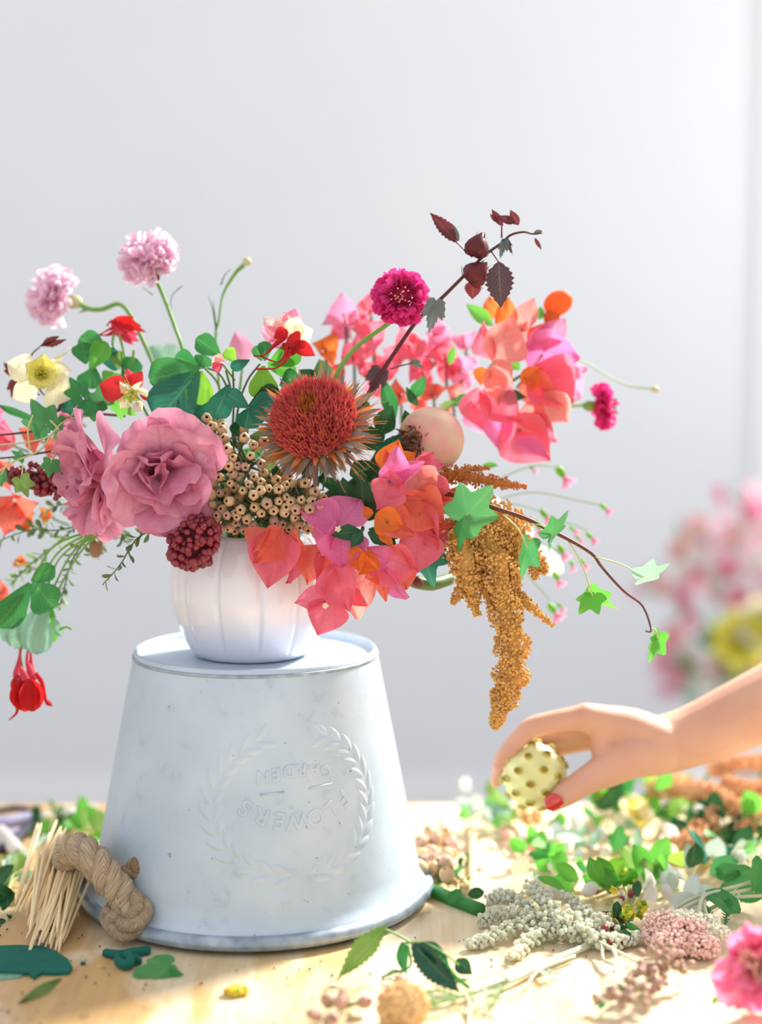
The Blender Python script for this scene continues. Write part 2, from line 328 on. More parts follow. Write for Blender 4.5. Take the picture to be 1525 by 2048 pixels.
def blade(base, tip, w, normal, prof='ovate', nu=9, nv=3, cup=0.25, curl=0.1, ruf=0.0, serr=0, rng=None, twist=0.0, fold=0.0):
    base = A(base); tip = A(tip); ax = tip - base; L = np.linalg.norm(ax); ax = ax / L
    nn = A(normal); nn = nrm(nn - ax * np.dot(nn, ax)); side = np.cross(ax, nn)
    if serr: nu = serr * 2
    pu, pw = zip(*PROF[prof]) if isinstance(prof, str) else zip(*prof)
    ph = rng.uniform(0, 6.28, 3) if rng is not None else (0, 1, 2)
    V = []; F = []
    for i in range(nu + 1):
        u = i / nu; h = 0.5 * w * np.interp(u, pu, pw)
        if serr and i % 2 == 1 and i < nu: h *= 1.0
        elif serr: h *= 0.80
        h = max(h, w * 0.01)
        tw = twist * u; sd = side * math.cos(tw) + nn * math.sin(tw); n2 = nn * math.cos(tw) - side * math.sin(tw)
        for j in range(-nv, nv + 1):
            s = j / nv
            z = cup * h * (s * s) - curl * L * u * u + fold * h * abs(s) + ruf * L * (math.sin(7 * u + ph[0] + 2.2 * s) * 0.5 * abs(s) + math.sin(5 * s + ph[1] + 3 * u) * 0.5 * u + 0.25 * math.sin(13 * u + ph[2]) * math.cos(6 * s + ph[0]))
            V.append(base + ax * (L * (u - 0.5 * curl * abs(curl) * u)) + sd * (h * s) + n2 * z)
    m = 2 * nv + 1; F = GL()
    for i in range(nu):
        for j in range(m - 1): F.append((i * m + j, i * m + j + 1, (i + 1) * m + j + 1, (i + 1) * m + j))
    F.grid = [(i / nu, j / (2 * nv)) for i in range(nu + 1) for j in range(m)]
    return V, F
RNG = np.random.default_rng(11)
def facing(base, tip, roll):
    ax = nrm(A(tip) - A(base)); mid = (A(base) + A(tip)) / 2; v = A(CAM) - mid; v = nrm(v - ax * np.dot(v, ax)); s = np.cross(ax, v); r = math.radians(roll)
    return v * math.cos(r) + s * math.sin(r)
def B(par, base, tip, w, m, roll=None, cup=0.35, curl=0.12, prof='ovate', name='bract', ruf=0.06, nu=9, nv=3, serr=0, fold=0.0, twist=0.0, pt=P):
    """a petal, bract or leaf given by the pixels of its base and tip (px, py, depth) and its width in pixels"""
    b = pt(*base); t = pt(*tip); wm = M(w, (b + t) / 2); rl = roll if roll is not None else RNG.uniform(-28, 28)
    V, F = blade(b, t, wm, facing(b, t, rl), prof, nu, nv, cup, curl, ruf, serr, RNG, twist, fold)
    return mesh(name, V, F, m, par)
def stem(par, pts, r, m='stem_green', name='stem', ns=6, n=None):
    V, F = tube(pts, r, ns, n); return mesh(name, V, F, m, par)
def spx(par, pts, r, m='stem_green', name='stem', pt=P, ns=6, n=None): return stem(par, [pt(*p) for p in pts], r, m, name, ns, n)
def curled_petal(center, axis, phi, L, w, a0, a1, prof='fan', cup=0.3, ruf=0.08, nu=8, nv=4, rng=RNG, r0=0.0, wrap=0.0, teeth=0.012):
    """petal that rises along the flower's axis and bends outwards from angle a0 to a1 (degrees off the axis)"""
    x, y, a = frame(axis); c = A(center); rd = x * math.cos(phi) + y * math.sin(phi); tg = -x * math.sin(phi) + y * math.cos(phi)
    pu, pw = zip(*PROF[prof]); V = []; F = []; r = r0; z = 0.0; p0, p1, p2 = rng.uniform(0, 6.28, 3)
    for i in range(nu + 1):
        u = i / nu; th = math.radians(a0 + (a1 - a0) * u)
        if i: r += math.sin(th) * L / nu; z += math.cos(th) * L / nu
        h = max(0.5 * w * np.interp(u, pu, pw), w * 0.01); out = rd * math.cos(th) - a * math.sin(th)      # surface normal, outward side
        for j in range(-nv, nv + 1):
            s = j / nv; k = -cup * h * s * s + ruf * L * u * u * (math.sin(4.2 * s + p0) + 0.6 * math.sin(9 * s + p1)) * 0.5
            edge = -0.10 * L * u * s * s
            V.append(c + rd * r + a * z + tg * (h * s) * (1 - wrap * s * s) + out * k + (rd * math.sin(th) + a * math.cos(th)) * (edge + teeth * L * u * math.sin(11 * s + p2)))
    m = 2 * nv + 1; F = GL()
    for i in range(nu):
        for j in range(m - 1): F.append((i * m + j, i * m + j + 1, (i + 1) * m + j + 1, (i + 1) * m + j))
    F.grid = [(i / nu, j / (2 * nv)) for i in range(nu + 1) for j in range(m)]
    return V, F
def lobed(center, tip, normal, outline, size_side=1.0, droop=0.15, fold=0.1, rings=3, rng=RNG):
    """leaf with lobes: outline is [(angle in degrees from the tip direction, radius)], for one half or all round"""
    c = A(center); t = A(tip); ax = t - c; L = np.linalg.norm(ax); ax /= L; nn = A(normal); nn = nrm(nn - ax * np.dot(nn, ax)); sd = np.cross(ax, nn)
    full = list(outline) + [(-a, r) for a, r in reversed(outline) if a not in (0, 180)]
    n = len(full); V = [c]; F = []; ph = rng.uniform(0, 6.28)
    for k in range(1, rings + 1):
        f = k / rings
        for a, r in full:
            q = math.radians(a); rr = r * f; z = -droop * rr * rr + fold * rr * math.cos(2 * q) * 0.5 + 0.04 * rr * math.sin(3 * q + ph)
            V.append(c + (ax * math.cos(q) * rr + sd * math.sin(q) * rr * size_side + nn * z) * L)
    for i in range(n): F.append((0, 1 + i, 1 + (i + 1) % n))
    for k in range(rings - 1):
        for i in range(n):
            b = 1 + k * n; F.append((b + i, b + n + i, b + n + (i + 1) % n, b + (i + 1) % n))
    G = GL(F); G.grid = [(0, .5)] + [(0.0, .5 + .5 * min(1.0, min(abs(abs(a) - q) for q in (0, 54, 116)) / 26.0)) for k in range(1, rings + 1) for a, r in full]
    return V, G
IVY = [(0, 1), (6, .90), (14, .76), (24, .62), (33, .60), (42, .70), (50, .80), (56, .84), (64, .74), (76, .58), (88, .52), (100, .58), (114, .64), (128, .54), (148, .38), (168, .24), (180, .08)]
CLOVER = [(0, .90), (8, .98), (16, .93), (26, 1.0), (34, .84), (42, .70), (50, .80), (58, .94), (66, .90), (76, .98), (86, .92), (98, .80), (112, .58), (130, .36), (155, .2), (180, .08)]
HIB = [(0, 1.05), (6, .84), (10, .88), (16, .66), (21, .70), (27, .52), (33, .58), (40, .72), (46, .62), (52, .70), (60, .52), (72, .50), (84, .40), (98, .42), (115, .28), (140, .18), (180, .05)]
def LB(par, c, t, m, outline=IVY, roll=0, droop=0.2, fold=0.15, wide=1.0, name='leaf', pt=P):
    b = pt(*c); q = pt(*t); V, F = lobed(b, q, facing(b, q, roll), outline, wide, droop, fold)
    return mesh(name, V, F, m, par)

# ------------------------------------------------------------------ the setting
def struct(name, V, F, m, smooth=False):
    o = mesh(name, V, F, m, None, smooth); o['kind'] = 'structure'; return o
struct('floor', *box(-4, 1.85, -0.9, 4.35, -0.80, -0.77), 'floor_concrete')
struct('wall_back', *box(-4, 1.85, 4.20, 4.35, -0.77, 3.6), 'wall_paint')
wa = Acc()
for b in ((1.70, 1.85, -0.9, 1.60, -0.77, 3.6), (1.70, 1.85, 4.12, 4.20, -0.77, 3.6), (1.70, 1.85, 1.60, 4.12, -0.77, 0.25), (1.70, 1.85, 1.60, 4.12, 3.3, 3.6)): wa.add(*box(*b))
struct('wall_right', *wa.out(), 'wall_paint')
wf = Acc()
for b in ((1.68, 1.75, 1.54, 1.60, 0.19, 3.36), (1.68, 1.75, 4.12, 4.18, 0.19, 3.36), (1.68, 1.75, 1.54, 4.18, 3.30, 3.36), (1.62, 1.75, 1.54, 4.18, 0.19, 0.25)): wf.add(*box(*b))
struct('window_1', *wf.out(), 'window_frame_paint')
struct('baseboard_back', *box(-4, 1.70, 4.185, 4.20, -0.77, -0.65), 'trim_paint')
struct('trim_1', *box(1.082, 1.17, 4.17, 4.20, -0.65, 2.6), 'trim_paint')

tb = thing('work_table', 'pale plywood work table with amber patches under the bucket and cut flowers', 'table', (0, 1.1, -0.77))
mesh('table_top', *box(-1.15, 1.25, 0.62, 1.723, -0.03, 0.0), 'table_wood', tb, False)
for lx in (-1.1, 1.14):
    for ly in (0.68, 1.61): mesh('leg', *box(lx, lx + .06, ly, ly + .06, -0.77, -0.03), 'table_wood', tb, False)
ap = Acc(); ap.add(*box(-1.04, 1.14, 1.63, 1.65, -0.11, -0.03)); ap.add(*box(-1.04, 1.14, 0.70, 0.72, -0.11, -0.03)); mesh('apron', *ap.out(), 'table_wood', tb, False)

# ------------------------------------------------------------------ bucket
BC = TB(516, 1780); BX, BY = BC.x, BC.y
HB = 0.247
bk = thing('bucket', 'upside-down pale zinc bucket embossed with a leaf wreath, with a jute rope handle', 'bucket', (BX, BY, 0))
def brad(z): return 0.164 + (0.119 - 0.164) * (z - 0.012) / (HB - 0.012)
prof = [(0.1685, 0.016), (0.166, 0.020), (brad(0.026), 0.026)] + [(brad(z), z) for z in np.linspace(0.04, HB - 0.004, 12)] + [(0.1188, HB - 0.0015), (0.1176, HB), (0.1164, HB - 0.001), (0.1160, HB - 0.006)]
mesh('body', *lathe(prof, 96, (BX, BY, 0)), 'zinc', bk)
mesh('base_plate', *lathe([(0.1168, HB - 0.004), (0.1155, HB - 0.008), (0.108, HB - 0.008), (0.0, HB - 0.0075)], 96, (BX, BY, 0)), 'zinc', bk)
mesh('foot_ring', *lathe([(brad(HB - .006) + .0012 * math.sin(t), HB - 0.0065 + 0.0018 * math.cos(t)) for t in np.linspace(0, math.pi, 7)], 96, (BX, BY, 0)), 'zinc_dark', bk)
mesh('rolled_rim', *lathe([(0.1695 + 0.0068 * math.cos(t), 0.0105 + 0.0068 * math.sin(t)) for t in np.linspace(0, 2 * math.pi, 15)], 128, (BX, BY, 0)), 'zinc_dark', bk)
PHI0, ZC = 0.345, 0.127
def on_cone(a, b, off):
    z = ZC + b * 0.983; r = brad(z) + off; ph = PHI0 + a / brad(ZC)
    return (BX + r * math.sin(ph), BY - r * math.cos(ph), z + 0.18 * off)
def glyph(ch, size, ax, by, rot):
    """one raised letter bent onto the bucket; ax, by: its place on the wall, rot: turn on the wall"""
    cu = bpy.data.curves.new('letter', 'FONT'); cu.body = ch; cu.size = size; cu.align_x = 'CENTER'; cu.align_y = 'CENTER'; cu.extrude = 0.0006; cu.bevel_depth = 0.0004; cu.bevel_resolution = 1; cu.offset = 0.0002
    ob = bpy.data.objects.new('letter_tmp', cu); COL.objects.link(ob); bpy.context.view_layer.update()
    me = ob.evaluated_get(bpy.context.evaluated_depsgraph_get()).to_mesh()
    vs = [v.co.copy() for v in me.vertices]; fs = [tuple(p.vertices) for p in me.polygons]; V = []
    for v in vs:
        x = v.x * math.cos(rot) - v.y * math.sin(rot); y = v.x * math.sin(rot) + v.y * math.cos(rot)
        V.append(on_cone(ax + x, by + y, v.z * 0.8))
    ob.to_mesh_clear(); bpy.data.objects.remove(ob); bpy.data.curves.remove(cu)
    mesh('embossed_letter', V, fs, 'zinc', bk, True)
# the words stand on their head because the bucket does
for i, ch in enumerate('FLOWERS'):
    q = (i - 3) * 0.195; R = 0.085
    glyph(ch, 0.021, -R * math.sin(q), 0.062 - R * math.cos(q) * 1.0 + 0.008, math.pi + q * -1.0 + 0.0)
for i, ch in enumerate('GARDEN'): glyph(ch, 0.0155, -(i - 2.5) * 0.0125, 0.031 - 0.002 * abs(i - 2.5), math.pi)
mesh('embossed_bar', *(lambda a: ([on_cone(x, y, o) for o in (0, .0012) for (x, y) in a], [(0, 1, 5, 4), (1, 2, 6, 5), (2, 3, 7, 6), (3, 0, 4, 7), (4, 5, 6, 7)]))([(0.012, .0115), (0.036, .0135), (0.036, .0150), (0.012, .0130)]), 'zinc', bk)
mesh('embossed_bar', *(lambda a: ([on_cone(x, y, o) for o in (0, .0012) for (x, y) in a], [(0, 1, 5, 4), (1, 2, 6, 5), (2, 3, 7, 6), (3, 0, 4, 7), (4, 5, 6, 7)]))([(-0.034, .0095), (-0.012, .0105), (-0.012, .0120), (-0.034, .0110)]), 'zinc', bk)
def relief_leaf(a, b, ang, L, w):
    V = []; F = []; nu, nv = 6, 3
    for i in range(nu + 1):
        u = i / nu; h = w * math.sin(math.pi * min(1, u * .97 + .015)) ** 0.8
        for j in range(-nv, nv + 1):
            s = j / nv; x = L * (u - .5); y = h * s + 0.12 * L * u * u; o = 0.0011 * (1 - s * s) * math.sin(math.pi * u) ** 0.5 - 0.0002
            V.append(on_cone(a + x * math.cos(ang) - y * math.sin(ang), b + x * math.sin(ang) + y * math.cos(ang), o))
    for i in range(nu):
        for j in range(2 * nv): m_ = 2 * nv + 1; F.append((i * m_ + j, i * m_ + j + 1, (i + 1) * m_ + j + 1, (i + 1) * m_ + j))
    mesh('embossed_leaf', V, F, 'zinc', bk)
for side in (-1, 1):
    for k in range(13):
        t = math.radians(-78 + k * 12.2); ca, sa = math.cos(t), math.sin(t)
        for io in (-1, 1):
            rx, ry = 0.078 + io * 0.006, 0.064 + io * 0.006
            tang = math.atan2(ry * ca, -rx * sa * side) if side > 0 else math.atan2(ry * ca, rx * sa)
            relief_leaf(side * rx * ca, ry * sa, tang - io * side * 0.5, 0.021, 0.0042)
# rope handle
def rope(par, pts, R, turns, name='rope_strand', ns=22, n=240, rs=None):
    c = smooth_path(pts, n); rs = rs or R * 0.58; up = None; fr = []
    for i in range(n):
        t = nrm(c[min(i + 1, n - 1)] - c[max(i - 1, 0)])
        if up is None: up = frame(t)[0]
        up = nrm(up - t * np.dot(up, t)); fr.append((up, np.cross(t, up)))
    for k in range(3):
        st = []
        for i in range(n):
            a = 2 * math.pi * (k / 3 + turns * i / n); st.append(c[i] + (fr[i][0] * math.cos(a) + fr[i][1] * math.sin(a)) * R * 0.5)
        V, F = tube(st, rs, ns, n); V = np.array(V); idx = np.arange(len(V)); rng = np.random.default_rng(k); cc = np.repeat(np.array(st), ns, 0)
        ya = (idx % ns) * 2 * math.pi / ns * 7 - (idx // ns) * 2 * math.pi * 7 * turns * 1.6 / n                 # yarns laid against the strand's twist
        fib = 1 + 0.10 * np.abs(np.sin(ya / 2)) - 0.05 + rng.normal(0, 0.02, len(V))
        mesh(name, cc + (V[:len(cc)] - cc) * fib[:, None], F, 'rope', par)
    return c
path_main = [P(244, 1846, -13.6), P(258, 1822, -13.4), P(242, 1788, -12.9), P(208, 1746, -12.4), P(176, 1710, -11.4), P(150, 1698, -9), P(136, 1716, -6), P(142, 1744, -3), P(172, 1752, 0.4)]
rh = mesh('rope_handle', *tube(path_main, 0.006, 8, 60), 'rope', bk)
cm = rope(rh, path_main, 0.0142, 4.0)
rope(rh, [P(230, 1822, -14.0), P(226, 1844, -14.4), P(244, 1857, -14.8), P(270, 1847, -14.8), P(280, 1820, -14.2), P(268, 1800, -13.6)], 0.0110, 1.0, n=90)
rope(rh, [P(240, 1768, -10.2), P(258, 1748, -10.6), P(276, 1733, -11.2)], 0.0092, 0.8, n=40)
mesh('frayed_end', *ball(P(278, 1731, -11.3), (0.0098, 0.0098, 0.005), AX(0.6, 0.45, 0.6)), 'rope_end', rh)
hf = Acc(); rg = np.random.default_rng(3)
for i in range(700):
    p = cm[rg.integers(0, len(cm))] + rg.normal(size=3) * 0.004; d = nrm(rg.normal(size=3)); p = p + d * 0.009; e = nrm(d + rg.normal(size=3) * 1.1) * rg.uniform(.004, .011); p[2] = max(p[2], .004); e[2] = max(e[2], -.002); hf.add(*tube([p, p + e * .6 + rg.normal(size=3) * .001, p + e], 0.00013, 3, 4, False))
mesh('loose_fibres', *hf.out(), 'rope_fibre', rh, kind='stuff')
ear = Acc(); e0 = P(283, 1752, -9.4)
for (pa, pb, pc, pd) in (((270, 1752, -9.0), (290, 1752, -9.6), (288, 1846, -10.4), (268, 1842, -9.8)),):
    q = [A(P(*v)) for v in (pa, pb, pc, pd)]; n_ = nrm(np.cross(q[1] - q[0], q[3] - q[0])); ear.add(q + [v + n_ * .003 for v in q], [(0, 1, 2, 3), (4, 7, 6, 5), (0, 4, 5, 1), (1, 5, 6, 2), (2, 6, 7, 3), (3, 7, 4, 0)])
mesh('handle_bracket', *ear.out(), 'zinc', bk, False)

# ------------------------------------------------------------------ pumpkin vase
VZ = HB - 0.0075; VC = (P(503, 1200, 0).x, BY, VZ)
vs = thing('pumpkin_vase', 'white glazed ribbed ceramic pumpkin vase standing on the upturned bucket', 'vase', VC)
vp = [(0.0, 0.001), (0.050, 0.0), (0.0555, 0.002), (0.061, 0.008), (0.0665, 0.017), (0.0725, 0.029), (0.0775, 0.044), (0.0805, 0.060), (0.0808, 0.074), (0.0785, 0.088), (0.0735, 0.101), (0.0670, 0.111), (0.0620, 0.117), (0.0590, 0.121), (0.0560, 0.1215), (0.0545, 0.118), (0.060, 0.108), (0.068, 0.09), (0.072, 0.07), (0.068, 0.045), (0.055, 0.02), (0.0, 0.012)]
def rib(a, z):
    d = abs(((a * 12 / (2 * math.pi) + 0.62) % 1.0) - 0.5) * 2            # 1 in the groove, 0 on the lobe
    k = max(0.0, min(1.0, z / 0.02)); return 1 - k * (0.034 * d ** 2.0 + 0.036 * max(0, (d - .86) / .14) ** 1.2)
mesh('body', *lathe(vp, 240, VC, rib), 'ceramic', vs)

# ------------------------------------------------------------------ the arrangement in the vase
def arr(name, label, cat, group=None, foot=None):
    f = foot if foot is not None else MOUTH + Vector((random.uniform(-.03, .03), random.uniform(-.03, .03), -0.05))
    return thing(name, label, cat, f, group)
def to_mouth(par, pts, r, m='stem_green', **k):
    """stem from pixel points down to the thing's foot in the vase"""
    f = Vector(par.location); q = [P(*p) for p in pts]; mid = f + Vector((0, 0, 0.05)); return stem(par, q + [mid, f], r, m, **k)

# --- bougainvillea
def bv_heart(par, px, py, dy, ax=(0, 0, 1), s=1.0, star=False):
    c = P(px, py, dy); a = A(AX(*ax)); V, F = tube([c, c + Vector(a * .006 * s), c + Vector(a * .013 * s)], (.0011 * s, .0014 * s, .0019 * s), 6, 5)
    o = mesh('flower_tube', V, F, 'bract_pink', par)
    if not star: return o
    e = c + Vector(a * .0135 * s); ac = Acc(); x, y, z = frame(a)
    for k in range(5):
        t = k * 1.2566; d = x * math.cos(t) + y * math.sin(t); ac.add(*blade(A(e), A(e) + d * .0036 * s + a * .0008, .003 * s, a, 'obov', 4, 1))
    mesh('flower_star', *ac.out(), 'cream', o); return o
def bv_flower(par, px, py, dy, size, ax, m, m2=None, spin=None):
    c = P(px, py, dy); L = M(size, c); a = AX(*ax); h = bv_heart(par, px, py, dy, ax, L / .045)
    sp = RNG.uniform(0, 6.28) if spin is None else spin
    for k in range(3):
        V, F = curled_petal(A(c) - A(a) * L * .25, a, sp + k * 2.094 + RNG.uniform(-.15, .15), L * RNG.uniform(1.0, 1.2), L * RNG.uniform(.85, 1.05), RNG.uniform(8, 20), RNG.uniform(60, 100), 'ovate', 0.35, 0.05, 8, 3, r0=L * .05)
        mesh('bract', V, F, (m2 if (m2 and k == 0) else m), h)
GB = 'bougainvillea sprays in the vase'
pk, mg, co, og, sa, pl = 'bract_pink', 'bract_magenta', 'bract_coral', 'bract_orange', 'bract_salmon', 'bract_pale'
front = [
 ('magenta bougainvillea flower with wide ruffled bracts below the brown buds', (677, 1058, -11), [
   ((676, 1052, -10), (606, 1016, -10.5), 74, mg, 14), ((680, 1052, -10), (722, 996, -9), 84, mg, -12), ((674, 1058, -10.4), (636, 1108, -10.5), 60, mg, 25), ((680, 1062, -10.6), (686, 1134, -11.4), 96, mg, -6), ((664, 1046, -11), (650, 1068, -12), 44, mg, 30)]),
 ('coral pink bougainvillea flower hanging over the rim of the white vase', (545, 1095, -10), [
   ((562, 1062, -9), (533, 1174, -10.8), 98, pk, 4), ((536, 1056, -9.4), (497, 1100, -11.2), 58, co, 28), ((566, 1056, -9.3), (522, 1128, -11.6), 70, co, -18), ((594, 1072, -8.6), (590, 1168, -9.6), 50, pk, -30), ((585, 1060, -9), (606, 1100, -10), 48, co, 30)]),
 ('coral bougainvillea bracts half hidden behind the magenta flower', (640, 1110, -9), [
   ((642, 1090, -8.6), (610, 1166, -9.8), 66, co, 10), ((656, 1096, -8.6), (640, 1172, -10), 58, pk, -20), ((690, 1090, -8.4), (706, 1130, -9.4), 50, pk, 25)]),
 ('pink bougainvillea flower at the bottom of the spray with a long pointed bract', (652, 1210, -11.6), [
   ((658, 1198, -10.6), (640, 1270, -12), 82, pk, -8), ((652, 1202, -10.8), (590, 1200, -11.4), 52, pk, 16), ((668, 1128, -10.2), (694, 1220, -12.2), 84, pk, 8), ((676, 1142, -9.8), (650, 1196, -11.2), 60, pk, -22), ((694, 1160, -9.6), (728, 1214, -10.8), 52, pk, 20)]),
 ('salmon bougainvillea bracts pointing down beside the lowest pink flower', (715, 1165, -9), [
   ((722, 1140, -8.8), (711, 1240, -10), 72, sa, 6), ((700, 1150, -8.6), (672, 1225, -9.6), 46, co, -30)]),
 ('orange young bougainvillea bracts beside the dark leaf rosette', (728, 1112, -11.6), [
   ((703, 1096, -11.2), (752, 1142, -12), 44, og, 22), ((744, 1102, -11), (722, 1150, -12), 48, og, -18), ((704, 1118, -11), (705, 1150, -11), 16, og, 10)]),
 ('large pink bougainvillea flower with a folded throat under the orange bracts', (770, 1130, -10.4), [
   ((766, 1108, -10), (836, 1148, -10.8), 92, pk, 12), ((778, 1124, -10.4), (734, 1098, -11), 70, mg, -14), ((770, 1136, -10.2), (806, 1204, -10.6), 48, mg, 28), ((762, 1134, -10), (768, 1206, -10.4), 30, co, 12), ((752, 1142, -10), (736, 1156, -11), 46, co, -20), ((800, 1136, -9.4), (812, 1180, -10), 60, co, 5)]),
 ('round orange bougainvillea bracts above the dark green rosette', (775, 1045, -12), [
   ((752, 1028, -11.8), (806, 1056, -12.2), 58, og, 10), ((760, 1036, -11.2), (832, 1066, -11.4), 70, co, -14), ((762, 1056, -11.6), (786, 1100, -12), 18, og, 20), ((740, 1036, -11), (728, 1012, -11.4), 20, og, 10)]),
 ('broad coral bougainvillea flower next to the golden amaranth', (840, 1030, -10), [
   ((812, 1006, -9.6), (892, 1046, -10.2), 92, co, -8), ((838, 998, -9.2), (872, 1096, -9.4), 80, pk, 20), ((800, 1002, -9.8), (862, 990, -10), 62, co, 18), ((856, 1056, -8.8), (912, 1048, -9), 18, co, 0)]),
 ('pink and coral bougainvillea bracts drooping over the dark ivy leaf', (850, 1090, -9.4), [
   ((838, 1056, -9), (832, 1150, -10.2), 86, pk, -10), ((872, 1076, -8.4), (898, 1054, -9), 34, pk, 14), ((856, 1070, -8.6), (874, 1118, -9.2), 48, co, 22)]),
 ('bright pink bougainvillea flower standing up beside the thistle', (780, 965, -11.6), [
   ((774, 972, -11.2), (803, 898, -12.2), 64, mg, 18), ((782, 962, -11.2), (758, 1018, -12.4), 74, pk, -10), ((784, 974, -10.8), (846, 920, -11.2), 56, mg, -22), ((760, 950, -10.8), (816, 992, -12), 52, pk, 10)]),
 ('coral pink bougainvillea flower below the round peach fruit', (845, 955, -9.6), [
   ((826, 938, -9.4), (858, 1000, -10.2), 92, sa, 8), ((842, 944, -9), (888, 924, -9.2), 56, pk, -20), ((850, 956, -8.6), (900, 1004, -9), 76, pk, 16), ((866, 976, -8.2), (898, 1030, -8.6), 56, co, 0), ((826, 930, -8.8), (872, 906, -8.6), 36, pk, 20)]),
 ('orange red bougainvillea bracts between thistle and peach fruit', (795, 915, -9), [
   ((768, 944, -9), (800, 882, -9.6), 60, og, 6), ((798, 936, -8.6), (830, 902, -8.8), 40, og, -12), ((770, 950, -9.4), (778, 902, -10), 30, co, 25)]),
]
for lab, h, br in front:
    t = arr('bougainvillea_flower', lab, 'flower', GB, P(h[0] + RNG.uniform(-8, 8), h[1] - 20, h[2] + 6))
    hh = bv_heart(t, h[0], h[1], h[2] + (0 if 'magenta' in lab or 'bottom' in lab else 3), s=.8, star=('magenta bou' in lab or 'bottom' in lab))
    for (b, q, w, m, rl) in br: B(t, b, q, w * 1.10, m, rl * 1.7, name='bract', cup=RNG.uniform(.4, .8), curl=RNG.uniform(.08, .26), ruf=.11, nu=12, nv=5)
    stem(t, [P(*h), P(h[0] - 4, h[1] - 10, h[2] + 3), t.location], (.0012, .0016), 'stem_dark')
right = [
 ('salmon bougainvillea flower with an upright folded bract, above the right spray', (990, 722, 3), [
   ((988, 724, 3), (1032, 632, 2), 84, sa, 14), ((984, 720, 3), (960, 646, 2.4), 46, pk, -20), ((992, 720, 2.6), (1024, 772, 2), 60, sa, 20), ((985, 735, 2.6), (1000, 806, 2), 42, sa, 0), ((968, 735, 3), (962, 770, 2.6), 34, og, 0)]),
 ('pink mauve bougainvillea flower at the top of the right spray', (1085, 710, 3.5), [
   ((1050, 690, 4), (1160, 722, 3), 96, mg, 10), ((1090, 700, 4), (1128, 632, 4), 52, pl, -14), ((1056, 696, 3.6), (1100, 650, 3.2), 40, mg, 14), ((1100, 726, 4), (1176, 745, 4), 50, pl, 20)]),
 ('coral pink bougainvillea flower in the middle of the right spray', (1080, 760, 3), [
   ((1064, 736, 3.4), (1150, 806, 2.6), 104, pk, -6), ((1052, 746, 3), (1112, 810, 2.4), 70, co, 16), ((1090, 782, 2.8), (1136, 846, 2.6), 74, sa, 12), ((1100, 750, 4), (1166, 800, 4.4), 80, pl, 0)]),
 ('orange bougainvillea bract curled in the right spray', (1050, 755, 2), [((1042, 764, 2.2), (1086, 736, 1.6), 40, og, 12), ((1052, 768, 2), (1076, 770, 1.8), 26, co, 30)]),
 ('deep pink bougainvillea flower hanging lowest in the right spray', (1040, 860, 2.6), [
   ((1010, 838, 3), (1100, 924, 2), 100, pk, 6), ((978, 826, 3), (1012, 902, 2.4), 56, mg, -16), ((1050, 826, 3), (1108, 892, 2.6), 76, pk, 20), ((1032, 884, 2.4), (1104, 914, 1.8), 40, mg, -20), ((1060, 804, 3), (1088, 872, 2.2), 66, sa, 12)]),
 ('pink bougainvillea flower at the inner side of the right spray', (960, 800, 3), [
   ((952, 776, 3), (962, 860, 2.6), 60, pk, 10), ((960, 784, 2.8), (1044, 842, 2), 74, pk, -12), ((940, 800, 3.4), (976, 880, 3.2), 44, pl, 22)]),
 ('orange and salmon bougainvillea bracts under the dark serrated leaf', (1045, 660, 4.4), [
   ((1000, 664, 5), (1022, 592, 5), 42, og, 8), ((1048, 664, 4.6), (1064, 592, 4.6), 48, sa, -12), ((1056, 694, 4.4), (1096, 646, 4.4), 46, co, 12), ((1036, 700, 4.4), (1060, 640, 4.4), 44, sa, 0), ((978, 640, 6), (984, 590, 6), 34, og, 10)]),
]
for lab, h, br in right:
    t = arr('bougainvillea_flower', lab, 'flower', GB, P(h[0] - 15, h[1] + 20, h[2] + 4))
    bv_heart(t, h[0], h[1], h[2] + 2)
    for (b, q, w, m, rl) in br: B(t, b, q, w * 1.14, m, rl * 1.6, name='bract', cup=RNG.uniform(.4, .8), curl=RNG.uniform(.1, .26), ruf=.10, nu=11, nv=4)
    stem(t, [P(*h), P(h[0] - 6, h[1] + 8, h[2] + 2), t.location], (.0012, .0016), 'stem_dark')
tw = arr('bougainvillea_branch', 'woody green bougainvillea branch carrying the right spray, with pointed leaves', 'branch')
to_mouth(tw, [(1060, 740, 5), (1010, 770, 5), (950, 790, 5), (900, 805, 5), (860, 850, 4), (700, 980, 2)], (.0014, .0022, .0028), 'stem_dark')
for b, q, w, m in (((986, 652, 4), (934, 606, 4), 34, 'leaf_bright'), ((1000, 785, 3), (1052, 796, 2.4), 30, 'leaf_dark'), ((1040, 740, 4), (1018, 716, 4), 24, 'leaf_bright'), ((960, 712, 5), (944, 690, 5), 18, 'leaf_green'), ((1080, 640, 5), (1082, 612, 5), 20, 'leaf_bright'), ((940, 790, 4), (905, 812, 4), 26, 'leaf_green')): B(tw, b, q, w, m, prof='lance', name='leaf', cup=.2, ruf=.02)
ob = arr('flower_bud', 'plump orange bud standing above the right bougainvillea spray', 'bud', None, P(1088, 665, 5))
mesh('bud', *ball(P(1117, 606, 5), (.0125, .0125, .0155), AX(.75, .35, .4), 8, 12), 'bract_orange', ob)
B(ob, (1095, 632, 5), (1128, 622, 4.4), 26, og, name='sepal'); mesh('base', *ball(P(1104, 634, 5), (.008, .008, .009), AX(.5, .6, .2)), 'bract_orange', ob); spx(ob, [(1110, 620, 5), (1098, 640, 5), (1088, 665, 5)], .0022, 'stem_dark')

